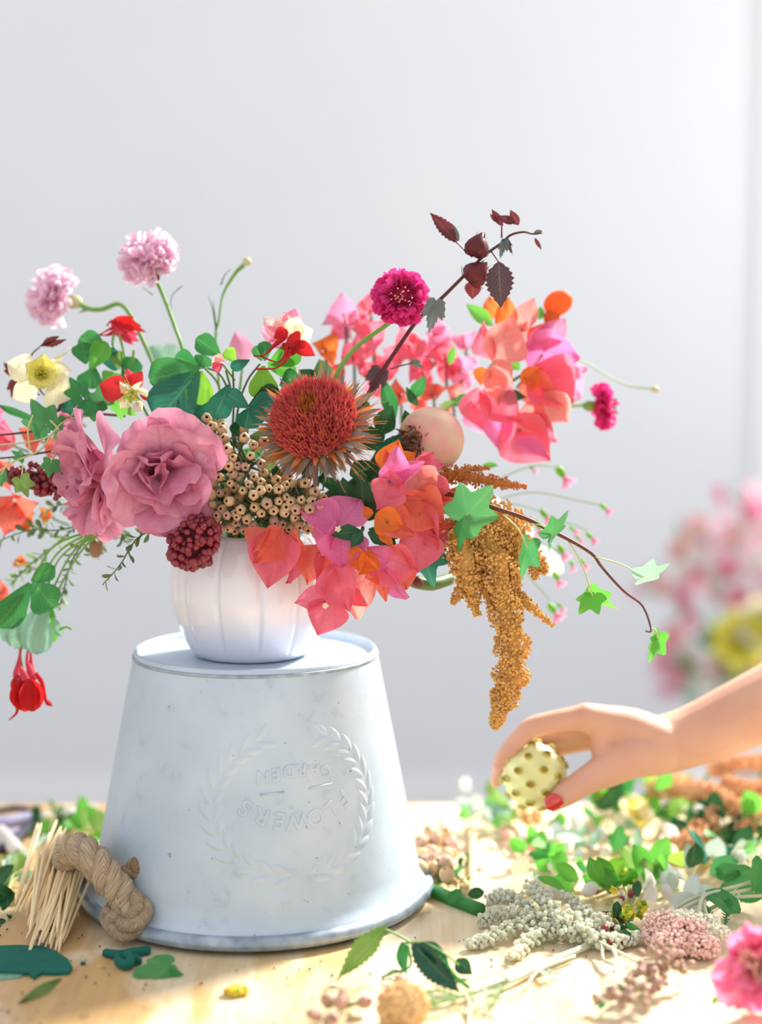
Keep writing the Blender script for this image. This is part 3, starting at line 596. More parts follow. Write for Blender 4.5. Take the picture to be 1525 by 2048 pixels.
back = [(690, 640, 7, 58, pl, 'tallest pale pink'), (744, 676, 7, 52, pk, 'rose pink'), (650, 700, 6, 42, og, 'orange'), (706, 716, 6, 46, pk, 'coral'), (770, 742, 6, 46, pk, 'rose'), (818, 690, 7, 54, pk, 'pink'), (868, 668, 8, 50, pl, 'pale pink'), (846, 742, 7, 46, pk, 'pink'), (890, 716, 7, 50, pk, 'coral pink'), (920, 740, 9, 44, pl, 'palest'), (800, 790, 6, 40, co, 'coral'), (740, 620, 9, 44, pk, 'pink'), (668, 752, 5, 36, co, 'coral'), (866, 790, 6, 40, co, 'deep coral'), (930, 690, 9, 36, pl, 'pale'), (905, 790, 7, 34, sa, 'salmon')]
where = ['rising behind the scabious stem', 'behind the scabious', 'beside the red and white columbine', 'above the thistle', 'behind the dark branch', 'under the scabious', 'behind the slate grey leaf', 'above the peach fruit', 'left of the right spray', 'in the gap before the right spray', 'beside the green lance leaves', 'peeping out behind the scabious', 'touching the top of the thistle', 'just over the peach fruit', 'far behind the bright green leaf', 'on the green twig over the fruit']
for (px, py, dy, sz, m, col), wh in zip(back, where):
    t = arr('bougainvillea_flower', col + ' bougainvillea flower ' + wh, 'flower', GB, P(px + 4, py + 60, dy + 2))
    bv_flower(t, px, py, dy, sz, (RNG.uniform(-.5, .5), RNG.uniform(-.2, .7), .8), m, None); bv_flower(t, px + RNG.uniform(-24, 24), py + RNG.uniform(12, 34), dy + 2, sz * .8, (RNG.uniform(-.7, .7), RNG.uniform(-.6, .3), .6), m, pk)
    stem(t, [P(px, py, dy), P(px + 3, py + 20, dy + 2), t.location], (.0012, .0016), 'stem_dark')
left = [(18, 884, 3, 52, pk, 'rose pink bougainvillea flower behind the ivy vine'), (74, 876, 3, 44, co, 'coral bougainvillea flower beside the side-on mauve bloom'), (110, 890, 4, 40, sa, 'salmon bougainvillea flower tucked against the mauve bloom'), (28, 1008, 1, 66, co, 'large coral red bougainvillea flower under the wine red seed tassel'), (8, 940, 4, 46, co, 'coral bougainvillea flower behind the wine red seed tassel'), (60, 1046, 3, 30, og, 'small orange bougainvillea flower among thyme-like leaves'), (98, 1030, 4, 26, og, 'second orange bougainvillea bract cluster below the mauve bloom'), (42, 1122, 5, 20, og, 'tiny orange bougainvillea flower above the hanging green leaves'), (0, 1184, 5, 34, co, 'red coral bougainvillea bract beside the hanging green leaves'), (132, 832, 5, 26, pl, 'pale pink bougainvillea bract behind the yellow columbine'), (90, 838, 5, 24, pl, 'palest pink bract seen between ivy leaf and columbine')]
for px, py, dy, sz, m, lab in left:
    t = arr('bougainvillea_flower', lab, 'flower', GB, P(px + 40, py + 20, dy + 3))
    bv_flower(t, px, py, dy, sz, (RNG.uniform(-.6, .2), RNG.uniform(-.4, .3), .7), m); stem(t, [P(px, py, dy), P(px + 15, py + 10, dy + 2), t.location], (.0011, .0014), 'stem_dark')
B_edge = arr('pink_bloom', 'sliver of a frilly pink flower with pointed petals at the dark green strap leaf', 'flower', None, P(-20, 830, 0))
for q in ((12, 815), (10, 840), (14, 860), (-10, 800)): B(B_edge, (-22, 836, 0), (q[0], q[1], -.5), 20, 'carnation', prof='lance', name='petal')
for lab, lv in (('rosette of pointed dark green leaves amid the front bougainvillea', [((702, 1024, -7.5), (686, 956, -8.6), 52), ((730, 1042, -8), (722, 942, -9.2), 44), ((722, 1062, -11), (664, 1070, -12), 36), ((726, 1066, -11.4), (702, 1094, -12.2), 30), ((736, 1064, -11), (782, 1086, -11.4), 32), ((738, 1058, -11), (800, 1076, -11), 34), ((742, 1040, -8), (750, 980, -8.4), 40), ((690, 1010, -6.5), (660, 975, -7), 40), ((716, 1090, -9), (722, 1130, -10), 36), ((760, 1076, -9), (790, 1110, -9), 44)]), ):
    t = arr('leaf_rosette', lab, 'leaves', None, P(726, 1055, -8))
    for b, q, w in lv: B(t, b, q, w, 'leaf_dark', prof='lance', name='leaf', cup=.3, curl=.06, ruf=.02)
    spx(t, [(722, 1066, -11.2), (726, 1058, -9.5), (726, 1055, -8)], .0018, 'stem_dark')

# --- mauve lisianthus
def bloom(par, c, axis, R, layers, seed, core, wander=.0, teeth=.012):
    rng = np.random.default_rng(seed); x, y, a = frame(axis)
    mesh('heart', *ball(A(c) - a * R * .22, (R * .22, R * .22, R * .26), axis, 6, 10), core, par)
    for li, (n, Lf, a0, a1, wf, cup, ruf, mt) in enumerate(layers):
        ph = rng.uniform(0, 6.28); off = (x * rng.normal() + y * rng.normal()) * R * wander * li / len(layers)
        for k in range(n):
            ax_ = nrm(A(axis) + (x * rng.normal() + y * rng.normal()) * wander * 1.2)
            V, F = curled_petal(A(c) - a * R * .30 + off, ax_, ph + 2 * math.pi * k / n + rng.uniform(-.28, .28), R * Lf * rng.uniform(.86, 1.1), R * wf * rng.uniform(.85, 1.15), a0 + rng.uniform(-8, 8), a1 + rng.uniform(-16, 16), 'fan', cup, ruf, 10, 8, rng, r0=R * .03, teeth=teeth)
            mesh('petal', V, F, mt, par)
LIS = [(5, 1.12, 35, 90, 1.35, .12, .12, 'mauve'), (5, 1.0, 26, 80, 1.2, .2, .16, 'mauve'), (4, .88, 16, 66, 1.05, .3, .2, 'mauve'), (4, .74, 6, 50, .9, .45, .24, 'mauve'), (3, .62, 0, 34, .7, .55, .26, 'mauve'), (3, .46, -4, 18, .5, .6, .2, 'mauve_dark')]
t = arr('lisianthus', 'large open mauve lisianthus bloom with ruffled petals facing out', 'flower', 'mauve lisianthus blooms')
c = P(326, 942, -9); bloom(t, c, AX(.18, -.10, .95), M(128, c), LIS, 21, 'mauve_dark', .16)
to_mouth(t, [(340, 950, -6), (380, 1000, -4)], .0022)
t = arr('lisianthus', 'mauve lisianthus bloom turned to its side next to the larger open one', 'flower', 'mauve lisianthus blooms')
c = P(192, 952, -6); bloom(t, c, AX(-.86, -.06, .42), M(128, c), LIS, 34, 'mauve_dark', .10)
to_mouth(t, [(215, 955, -5), (260, 980, -3), (380, 1030, -2)], .0022)
B(t, (200, 1010, -5), (228, 1076, -6), 60, 'mauve', name='petal', prof='fan', ruf=.12); B(t, (180, 1000, -5.4), (190, 1066, -6.4), 70, 'mauve', name='petal', prof='fan', ruf=.12)

# --- thistle
TC = P(632, 850, -9); TA = AX(-.18, .46, .86)
t = arr('thistle', 'red thistle-like flower head with a collar of dry spiny bracts', 'flower'); TAn = A(TA); tx, ty, _ = frame(TA)
R = M(88, TC); rg = np.random.default_rng(5)
mesh('receptacle', *ball(A(TC) - TAn * R * .1, (R * .74, R * .74, R * .66), TA, 10, 16), 'thistle_grey', t)
br = Acc(); gd = Acc()
for i in range(2300):
    u = (i + .5) / 2300; rad = math.sqrt(u) * .90; ph = i * 2.39996
    d = tx * math.cos(ph) * rad + ty * math.sin(ph) * rad; base = A(TC) + d * R + TAn * R * (.62 * math.sqrt(max(0, 1 - (rad / .92) ** 2)) - .12 * rad)
    dr = nrm(TAn * 1.0 + d * .45 + rg.normal(size=3) * .16 + A(UP) * .12); L = R * rg.uniform(.30, .52) * (1 - .3 * rad * rad)
    acc = gd if (rad < .2 or rg.random() < .10) else br
    p1 = base + dr * L * .5; p2 = base + dr * L + rg.normal(size=3) * R * .03
    acc.add(*tube([base, p1, p2], (.0009, .0008, .0003), 3, 4, False))
mesh('bristles', *br.out(), 'thistle_red', t, kind='stuff'); mesh('golden_bristles', *gd.out(), 'thistle_gold', t, kind='stuff')
for i in range(210):
    ph = i * 2.39996; lev = i / 210; d = tx * math.cos(ph) + ty * math.sin(ph); out = nrm(d * (1 - .25 * lev) + TAn * (.62 - 1.05 * lev))
    base = A(TC) + d * R * (.80 - .25 * lev) - TAn * R * (-.04 + .6 * lev); L = R * rg.uniform(.40, .78); tip = base + out * L + TAn * L * .15 + rg.normal(size=3) * L * .12
    V, F = blade(base, tip, L * .20, nrm(TAn + rg.normal(size=3) * .4), 'lance', 5, 1, .3, .1, .05, 0, rg)
    mesh('spiny_bract', V, F, ('thistle_dry', 'thistle_grey', 'thistle_dry', 'thistle_gold')[i % 4] if lev < .6 else 'thistle_grey', t)
sp = Acc()
for i in range(110):
    ph = rg.uniform(0, 6.28); d = tx * math.cos(ph) + ty * math.sin(ph); out = nrm(d + TAn * rg.uniform(-.5, .5)); b = A(TC) + d * R * .8 - TAn * R * rg.uniform(0, .45); sp.add(*tube([b, b + out * R * .4, b + out * R * rg.uniform(.6, .92) + rg.normal(size=3) * .001], (.0006, .0004, .00015), 3, 4, False))
mesh('spines', *sp.out(), 'thistle_gold', t, kind='stuff')
wool = Acc()
for i in range(260):
    ph = rg.uniform(0, 6.28); d = tx * math.cos(ph) + ty * math.sin(ph); b = A(TC) + d * R * rg.uniform(.65, .9) - TAn * R * rg.uniform(.15, .7); e = nrm(rg.normal(size=3)) * .008; wool.add(*tube([b, b + e * .5 + rg.normal(size=3) * .002, b + e], .0002, 3, 5, False))
mesh('wool', *wool.out(), 'thistle_grey', t, kind='stuff')
stem(t, [TC, A(TC) - TAn * R, A(MOUTH) + np.array((0.02, 0, 0.02)), A(t.location)], .0035, 'stem_dark')

# --- brown bud sprays
prof = [(.0, 0), (.38, .04), (.66, .2), (.86, .48), (.88, .66), (.70, .88), (.48, 1.0), (.34, 1.02), (.24, .94), (.18, .74), (0, .72)]
V, F = lathe([(r * .0052, z * .0108) for r, z in prof], 15, fn=lambda a, z: 1 + (.10 * math.cos(5 * a) if z > .006 else .03 * math.cos(5 * a)) + .03 * math.cos(3 * a)); BUD = bpy.data.meshes.new('bud'); BUD.from_pydata(V, [], F); BUD.polygons.foreach_set('use_smooth', [True] * len(BUD.polygons)); BUD.materials.append(MATS['bud_tan']); BUD.materials.append(MATS['bud_hole'])
for p in BUD.polygons:
    if min(BUD.vertices[v].co.z for v in p.vertices) > .0072 and max((BUD.vertices[v].co.x ** 2 + BUD.vertices[v].co.y ** 2) ** .5 for v in p.vertices) < .0016: p.material_index = 1
def green_base(m):
    """the calyx end of each bud is grey green"""
    nt = m.node_tree; N = nt.nodes; L = nt.links; bs = N['Principled BSDF']; tc = N.new('ShaderNodeTexCoord'); sp = N.new('ShaderNodeSeparateXYZ'); L.new(tc.outputs['Object'], sp.inputs[0])
    mr = N.new('ShaderNodeMapRange'); mr.inputs[1].default_value = .0005; mr.inputs[2].default_value = .0055; mr.inputs[3].default_value = .85; mr.inputs[4].default_value = 0; L.new(sp.outputs[2], mr.inputs[0])
    mx = N.new('ShaderNodeMix'); mx.data_type = 'RGBA'; mx.inputs[7].default_value = lin((128, 132, 90)); L.new(mr.outputs[0], mx.inputs[0]); L.new(bs.inputs['Base Color'].links[0].from_socket, mx.inputs[6]); L.new(mx.outputs[2], bs.inputs['Base Color'])
for k_ in ('bud_tan', 'bud_rose', 'bud_mauve'): green_base(MATS[k_])
BUD2 = BUD.copy(); BUD2.materials[0] = MATS['bud_rose']; BUD3 = BUD.copy(); BUD3.materials[0] = MATS['bud_mauve']
regs = [((520, 1005, -9), 110, 62, 44, (.05, -.35, .9), 'densest spray of tan woody buds spilling over the vase rim'), ((470, 930, -7.5), 78, 75, 30, (-.25, .1, .9), 'spray of tan woody buds between the mauve bloom and the thistle'), ((410, 862, -5), 52, 40, 13, (-.5, .5, .7), 'small spray of tan woody buds above the mauve bloom'), ((610, 1010, -9.5), 52, 58, 20, (.4, -.4, .8), 'spray of tan woody buds under the spiny thistle collar'), ((455, 1035, -8), 46, 30, 12, (-.4, -.4, .8), 'spray of rosy brown buds next to the wine red seed head')]
for ri, (cc, rx, ry, n, ax, lab) in enumerate(regs):
    t = arr('woody_bud_spray', lab, 'berries', 'woody bud sprays'); f = P(cc[0] + 10, cc[1] + 5, cc[2] + 6); rg = np.random.default_rng(40 + ri); sm = Acc(); pts = []
    k = 0; tries = 0
    while k < n and tries < 4000:
        tries += 1; a = rg.uniform(0, 6.28); r = math.sqrt(rg.random()); x = cc[0] + rx * r * math.cos(a); y = cc[1] + ry * r * math.sin(a)
        if any((x - q[0]) ** 2 + (y - q[1]) ** 2 < 15.5 ** 2 for q in pts): continue
        pts.append((x, y)); k += 1; c = P(x, y, cc[2] + 3.2 * r * r - rg.uniform(0, .9)); axv = nrm(A(c) - A(f) + A(AX(*ax)) * .03 + rg.normal(size=3) * .012)
        inst('bud', BUD2 if (ri == 4 or rg.random() < .16) else BUD, mtx(A(c) - axv * .006, axv, rg.uniform(.85, 1.15), rg.uniform(0, 6)), t)
        sm.add(*tube([A(c) - axv * .006, A(c) - axv * .02 + rg.normal(size=3) * .002, A(f) + rg.normal(size=3) * .006], (.0009, .0012, .0016), 5, 6, False))
    for i in range(60):
        a = rg.uniform(0, 6.28); r = math.sqrt(rg.random()) * .95; c = P(cc[0] + rx * r * math.cos(a), cc[1] + ry * r * math.sin(a), cc[2] + 1.5 + 3 * r * r); d = rg.normal(size=3) * .005; sm.add(*blade(A(c), A(c) + d + A(UP) * .003, .002, rg.normal(size=3), 'lance', 3, 1))
    mesh('stalks', *sm.out(), 'bud_stem', t); stem(t, [f, t.location], .003, 'stem_dark')

# --- wine red seed heads
V, F = ball((0, 0, 0), .0036, (0, 0, 1), 6, 8); BERRY = bpy.data.meshes.new('berry'); BERRY.from_pydata(V, [], F); BERRY.polygons.foreach_set('use_smooth', [True] * len(BERRY.polygons)); BERRY.materials.append(MATS['berry_wine'])
def seedhead(par, pts, rads, n, s=1.0, seed=0):
    rg = np.random.default_rng(seed); c = smooth_path([P(*p) for p in pts], 40); rr = np.interp(np.linspace(0, 1, 40), np.linspace(0, 1, len(rads)), rads)
    mesh('core', *tube(c, [r * .8 for r in rr], 8, 40), 'berry_core', par)
    for i in range(n):
        k = (i + .5) / n * 39; j = int(k); t = nrm(c[min(j + 1, 39)] - c[max(j - 1, 0)]); x, y, _ = frame(t); a = i * 2.39996; d = x * math.cos(a) + y * math.sin(a)
        inst('berry', BERRY, mtx(c[j] + d * rr[j] * rg.uniform(.78, 1.1) + rg.normal(size=3) * .0018, d, s * rg.uniform(.75, 1.2)), par)
t = arr('berry_cone', 'wine red cone of small berries hanging against the white vase', 'berries', None, P(430, 1040, -6))
seedhead(t, [(424, 1050, -9.4), (404, 1068, -10), (378, 1100, -10.2), (358, 1128, -10.2)], (.008, .0165, .0175, .0085), 230, 1.0, 1); spx(t, [(424, 1046, -9), (430, 1040, -6)], .002, 'stem_maroon')
t = arr('berry_cone', 'wine red trailing seed tassel beside the side-on mauve bloom', 'berries', None, P(150, 950, -2))
seedhead(t, [(136, 958, -2.6), (100, 966, -2.6), (60, 956, -2.4), (10, 950, -2)], (.013, .012, .009, .005), 130, .9, 2); seedhead(t, [(88, 970, -3), (90, 985, -3.2)], (.008, .004), 24, .9, 3); spx(t, [(136, 958, -2.6), (150, 950, -2)], .002, 'stem_maroon')

# --- pompom flowers
def pompom(par, c, axis, R, n, m, m2, seed, flat=.75, plen=.55, heart=.3, frill=True):
    rg = np.random.default_rng(seed); ac = Acc(); hc = Acc(); x, y, a = frame(axis); c = A(c)
    for i in range(n):
        u = (i + .5) / n; th = math.acos(1 - u * 1.45); ph = i * 2.39996; d = x * math.sin(th) * math.cos(ph) + y * math.sin(th) * math.sin(ph) + a * math.cos(th) * flat; d = nrm(d + rg.normal(size=3) * .12)
        inh = u < heart * heart * 1.2; b = c + d * R * (1 - plen) ; e = c + d * R * rg.uniform(.85, 1.08) * (.72 if inh else 1.0)
        V, F = blade(b, e, R * (.30 if not inh else .10), nrm(rg.normal(size=3) + d * .2), 'fan', 3, 1, .4, .15, .14 if frill else .03, 0, rg); (hc if inh else ac).add(V, F)
    o = mesh('florets', *ac.out(), m, par, kind='stuff')
    if hc.n: mesh('centre_florets', *hc.out(), m2, par, kind='stuff')
    mesh('core', *ball(c, R * .42, axis), m2, par)
def calyx(par, c, axis, r, m='stem_dark'): mesh('calyx', *ball(c, (r, r, r * 1.2), axis), m, par)
t = arr('scabious_flower', 'magenta pink scabious pompom flower in front of the dark branch', 'flower'); c = P(801, 597, -3); pompom(t, c, AX(.05, .28, .9), M(58, c), 380, 'scabious', 'scabious_heart', 8, .62, .55, .42); to_mouth(t, [(785, 640, -2.4), (765, 656, -2), (718, 690, -2), (684, 730, -3), (650, 800, -2), (560, 960, 0)], (.0024, .0022), 'stem_green')
dt = Acc(); rg = np.random.default_rng(9)
for i in range(22): q = P(802 + rg.uniform(-20, 20), 588 + rg.uniform(-16, 18), -5.2); dt.add(*octa(A(q), .0009, rg))
mesh('stamens', *dt.out(), 'blush', t)
GP = 'pale pink cornflowers above the arrangement'
t = arr('cornflower', 'pale pink frilly cornflower upright on a straight stem', 'flower', GP); c = P(298, 518, 4); pompom(t, c, AX(-.25, .55, .55), M(62, c), 250, 'cornflower', 'cornflower', 12, .6, .7, .2); cb = P(310, 552, 3); calyx(t, cb, AX(-.2, .9, 0), .0055, 'stem_brown'); to_mouth(t, [(311, 556, 3.2), (330, 600, 3), (352, 660, 2), (366, 702, 1), (420, 900, 0)], (.0021, .0016), 'stem_green')
for q in (((286, 575, 3), (306, 590, 3)), ((342, 620, 3), (344, 592, 3), (364, 572, 3))): spx(t, q, (.0003, .0006), 'leaf_small', 'bract')
t = arr('cornflower', 'pale pink frilly cornflower nodding sideways on a curved stem', 'flower', GP); c = P(112, 594, 7); pompom(t, c, AX(-.75, .25, .35), M(60, c), 250, 'cornflower', 'cornflower', 13, .7, .7, .2); calyx(t, P(148, 604, 6.4), AX(1, -.1, .1), .0075, 'stem_pale'); to_mouth(t, [(152, 606, 6.4), (180, 618, 6), (206, 618, 6), (238, 608, 6), (262, 632, 5), (290, 690, 4), (380, 880, 2)], (.0026, .0022, .0012), 'stem_green')
B(t, (180, 616, 6), (158, 626, 6), 6, 'leaf_small', name='bract', prof='lance')
t = arr('flower_bud', 'small round green bud on a tall bent stem', 'bud'); mesh('bud', *ball(P(494, 523, 4), (.0047, .0047, .0042), AX(.4, .8, .2), 8, 10), 'stem_pale', t); to_mouth(t, [(488, 530, 4), (470, 548, 4), (446, 590, 4), (438, 640, 3.6), (432, 690, 3), (450, 900, 0)], (.0024, .0010, .0014, .0020), 'stem_green')
for q in (((434, 672, 3.4), (426, 620, 3.2), (416, 590, 3)), ((432, 650, 3.4), (426, 600, 3.2)), ((442, 570, 4), (450, 550, 4), (462, 538, 4))): spx(t, q, (.0009, .0002), 'leaf_small', 'bract')
t = arr('scabious_flower', 'magenta scabious seen from its side at the far right of the arrangement', 'flower', None, P(1100, 830, 6)); c = P(1204, 814, 8); pompom(t, c, AX(.95, .12, .0), M(46, c), 240, 'scabious', 'scabious_heart', 14, .35, .6, .3); calyx(t, P(1180, 812, 8), AX(-1, 0, 0), .006, 'stem_green'); spx(t, [(1184, 812, 8), (1164, 810, 8), (1130, 815, 7), (1100, 830, 6)], .0017)
t = arr('flower_bud', 'tiny green bud on a thin arching stem beyond the right spray', 'bud', None, P(1100, 700, 8)); mesh('bud', *ball(P(1311, 779, 9), (.0036, .0036, .0048), AX(.9, -.1, 0)), 'stem_pale', t); spx(t, [(1308, 778, 9), (1260, 772, 9), (1216, 752, 9), (1180, 730, 9), (1100, 700, 8)], (.0009, .0008, .0008), 'stem_green')

# --- columbines
GC = 'columbine flowers in the vase'
def spur(par, pts, r0, m): spx(par, pts, (r0, r0 * .55, .0007, .0010), m, 'spur', P, 6, 14)
def stamens(par, c, ax, L, n, m='lemon', seed=1, sp=.35):
    rg = np.random.default_rng(seed); ac = Acc(); c = A(c); a = A(ax)
    for i in range(n): e = c + nrm(a + rg.normal(size=3) * sp) * L * rg.uniform(.7, 1); ac.add(*tube([c, (c + e) / 2 + rg.normal(size=3) * L * .04, e], (.0004, .0003), 3, 4, False)); ac.add(*octa(e, .0008, rg))
    mesh('stamens', *ac.out(), m, par)
t = arr('columbine', 'pale yellow columbine with wide cream sepals', 'flower', GC, P(160, 800, 2))
c = P(82, 752, -2)
for b, q, w, rl in (((70, 748, -2), (12, 722, -1.6), 62, 8), ((72, 768, -2), (24, 800, -2), 50, -12), ((96, 770, -2), (140, 796, -2.6), 78, 6), ((86, 742, -1.6), (134, 704, -1), 16, 0), ((92, 740, -1.6), (142, 744, -1.6), 56, 20)): B(t, b, q, w, 'cream', rl, name='sepal', cup=.3)
for k in range(5): V, F = curled_petal(A(c) - A(AX(.4, .2, .7)) * .004, AX(.3, .1, .9), k * 1.2566 + .4, .035, .030, 8, 50, 'round', .5, .04); mesh('petal', V, F, 'pale_lemon', t)
stamens(t, c, AX(.2, .1, .9), .017, 60, 'lemon', 4); spur(t, [(98, 728, -1.4), (118, 712, -1), (132, 706, -.6), (138, 694, -.4)], .002, 'cream'); spx(t, [(100, 775, -1), (140, 775, 0), (168, 790, 2)], .0018, 'stem_green')
t = arr('columbine', 'red columbine nodding on its side above the left foliage', 'flower', GC, P(250, 760, 0))
for b, q, w, m, rl in (((222, 650, 2), (268, 634, 2), 26, 'red', 10), ((224, 660, 1.6), (276, 668, 1.6), 30, 'rose_red', -14), ((232, 650, 1.4), (282, 652, 1.4), 30, 'red', 0), ((252, 648, 1.2), (292, 664, 1), 12, 'red', 0), ((240, 668, 1.2), (266, 690, 1), 12, 'rose_red', 10), ((246, 660, 1.2), (276, 684, 1.2), 22, 'rose_red', 20)): B(t, b, q, w, m, rl, name='petal', cup=.5)
for pts in ([(236, 652, 2), (216, 660, 2), (196, 672, 2)], [(230, 664, 2), (214, 670, 2), (198, 670, 1.8)], [(234, 642, 2), (220, 644, 2), (214, 652, 2)]): spur(t, pts, .003, 'red')
spx(t, [(230, 660, 1.8), (226, 690, 1.2), (240, 720, .6), (258, 760, 0)], .0015, 'stem_green')
t = arr('columbine', 'red and cream columbine showing golden stamens over the mauve bloom', 'flower', GC, P(300, 840, 0))
for b, q, w, m, rl in (((250, 788, -3.4), (198, 766, -3.6), 58, 'red', 8), ((262, 778, -3), (284, 742, -3), 34, 'red', -10), ((262, 770, -2.8), (254, 736, -2.6), 24, 'rose_red', 0), ((280, 790, -3), (318, 794, -3), 20, 'red', 10), ((254, 790, -4), (240, 762, -4.4), 16, 'cream', 10), ((258, 786, -4), (286, 762, -4.2), 12, 'cream', 0), ((274, 776, -4), (308, 798, -4), 14, 'cream', 0), ((256, 800, -4), (240, 816, -4.4), 26, 'cream', 10), ((270, 806, -4), (284, 822, -4.4), 28, 'cream', 10)): B(t, b, q, w, m, rl, name='petal', cup=.4)
stamens(t, P(266, 780, -4), AX(.05, -.5, .8), .018, 40, 'lemon', 6, .42); spx(t, [(270, 785, -2.6), (290, 820, -1), (300, 840, 0)], .0015, 'stem_green')
t = arr('columbine', 'white and pink columbine with long red spurs curving forward', 'flower', GC, P(560, 800, 1))
for b, q, w, m, rl in (((570, 678, -2), (526, 632, -2), 40, 'blush', 10), ((575, 668, -1.6), (566, 622, -1.4), 36, 'blush', -14), ((580, 664, -1.4), (592, 616, -1), 46, pl, 8), ((588, 674, -2.2), (626, 660, -2.6), 50, 'cream', 6), ((568, 682, -2.2), (536, 686, -2.4), 30, pl, 10), ((582, 672, -2.4), (600, 632, -2.6), 44, 'cream', 0), ((560, 676, -2), (520, 656, -2), 34, pl, -10), ((576, 662, -2.8), (548, 676, -3), 30, 'red', 8), ((578, 672, -2.8), (600, 690, -3), 40, 'red', -8), ((590, 684, -2.8), (630, 712, -3), 32, 'red', 10), ((588, 688, -2.8), (584, 712, -3), 28, 'red', 10)): B(t, b, q, w, m, rl, name='petal', cup=.4)
for pts in ([(566, 676, -3), (548, 692, -4), (528, 710, -5), (508, 712, -5.4)], [(580, 700, -3), (574, 718, -4.4), (552, 736, -5.2), (512, 738, -5.6)], [(570, 690, -3), (572, 706, -4), (556, 724, -5), (520, 712, -5.2)]): spur(t, pts, .0032, 'red')
spx(t, [(576, 690, -2.4), (575, 740, -1), (560, 800, 1)], .0015, 'stem_green')
t = arr('columbine', 'red columbine hanging upside down below the green leaves', 'flower', GC, P(70, 1210, -1))
for b, q, w, m, rl in (((52, 1358, -2.6), (50, 1424, -3.2), 56, 'red', 10), ((46, 1360, -2.8), (36, 1418, -3), 34, 'red', -30), ((66, 1356, -2.6), (78, 1412, -2.8), 34, 'red', 30), ((60, 1358, -3.2), (66, 1424, -3.6), 50, 'red', 0)): B(t, b, q, w, m, rl, name='petal', cup=.9, prof='round')
for pts in ([(36, 1352, -2.6), (26, 1368, -3), (32, 1400, -3), (34, 1424, -3), (18, 1440, -3)], [(72, 1346, -2.6), (84, 1366, -2.8), (92, 1402, -3), (104, 1412, -3)]): spx(t, pts, (.002, .0026, .002, .0014, .0006), 'red', 'sepal', P, 6, 16)
B(t, (90, 1402, -3), (106, 1412, -3), 12, 'rose_red', name='petal'); 
for pts in ([(40, 1362, -2.6), (32, 1350, -2.4), (36, 1326, -2), (42, 1298, -1.6)], [(52, 1360, -3), (46, 1346, -3), (40, 1330, -2.4), (40, 1298, -1.8)], [(62, 1360, -2.6), (60, 1340, -2.4), (54, 1322, -2), (56, 1296, -1.6)], [(66, 1360, -2.2), (62, 1338, -2), (62, 1318, -1.6), (60, 1294, -1.4)]): spx(t, pts, (.0045, .0034, .0016, .0009), 'rose_red', 'spur', P, 7, 14)
spx(t, [(50, 1362, -2), (44, 1330, -1.8), (42, 1296, -1.4), (60, 1240, -1), (70, 1210, -1)], .0013, 'stem_green')

# --- columbine foliage
GF = 'columbine leaf sprays'
def leaves(lab, items, foot, stems=(), name='columbine_leaf_spray', grp=GF, prof='obov', sm='stem_green'):
    t = arr(name, lab, 'leaves', grp, P(*foot))
    for (b, q, w, m) in items: B(t, b, q, w, m, prof=prof, name='leaflet', cup=.25, curl=.10, ruf=.05, nu=9, nv=4)
    for s in stems: spx(t, s, (.0010, .0014), sm)
    return t
leaves('large blue green columbine leaf spreading over the mauve bloom', [((400, 735, -3), (298, 758, -4), 74, 'leaf_green'), ((398, 742, -3), (316, 838, -5), 100, 'leaf_blue'), ((404, 742, -3), (398, 808, -4), 60, 'leaf_lime'), ((402, 735, -2.6), (412, 712, -3), 44, 'leaf_green'), ((390, 800, -1), (384, 850, -2), 80, 'leaf_dark'), ((398, 735, -2), (350, 712, -2), 46, 'leaf_green'), ((360, 800, -2), (430, 846, -3), 60, 'leaf_blue')], (430, 860, 0), [((402, 736, -3), (412, 738, -2), (440, 780, 0), (430, 860, 0))])
leaves('round bright green columbine leaflets above the thistle', [((442, 712, -1), (394, 676, -2), 46, 'leaf_green'), ((472, 724, -2), (452, 698, -2), 30, 'leaf_lime'), ((524, 722, -3), (510, 692, -3), 24, 'leaf_green'), ((530, 722, -3), (530, 682, -3), 30, 'leaf_green'), ((536, 728, -3), (602, 700, -3), 50, 'leaf_bright'), ((536, 734, -3), (592, 738, -3.4), 44, 'leaf_bright'), ((526, 732, -5), (527, 800, -6), 62, 'leaf_lime'), ((560, 772, -4), (596, 748, -4), 46, 'leaf_green'), ((500, 720, -4), (462, 736, -4.4), 26, 'leaf_blue')], (480, 900, 0), [((520, 728, -4), (496, 760, -3), (478, 810, -2), (470, 880, -1), (480, 900, 0)), ((466, 740, -3), (468, 800, -2), (466, 880, -1), (480, 900, 0)), ((414, 736, -1), (440, 748, -1), (462, 790, -1)), ((452, 740, -2), (460, 770, -2), (466, 800, -2))], sm='stem_dark')
leaves('blue green columbine leaf cupping the left side of the thistle', [((458, 770, -6), (430, 836, -7), 52, 'leaf_blue'), ((498, 815, -7), (452, 786, -7), 40, 'leaf_blue'), ((498, 815, -7), (546, 798, -7), 44, 'leaf_blue'), ((498, 816, -7), (492, 856, -7.6), 56, 'leaf_blue'), ((500, 815, -7), (534, 836, -7.4), 44, 'leaf_blue'), ((498, 812, -6.6), (560, 780, -6), 46, 'leaf_dark')], (480, 900, -2), [((498, 815, -7), (490, 860, -4), (480, 900, -2))])
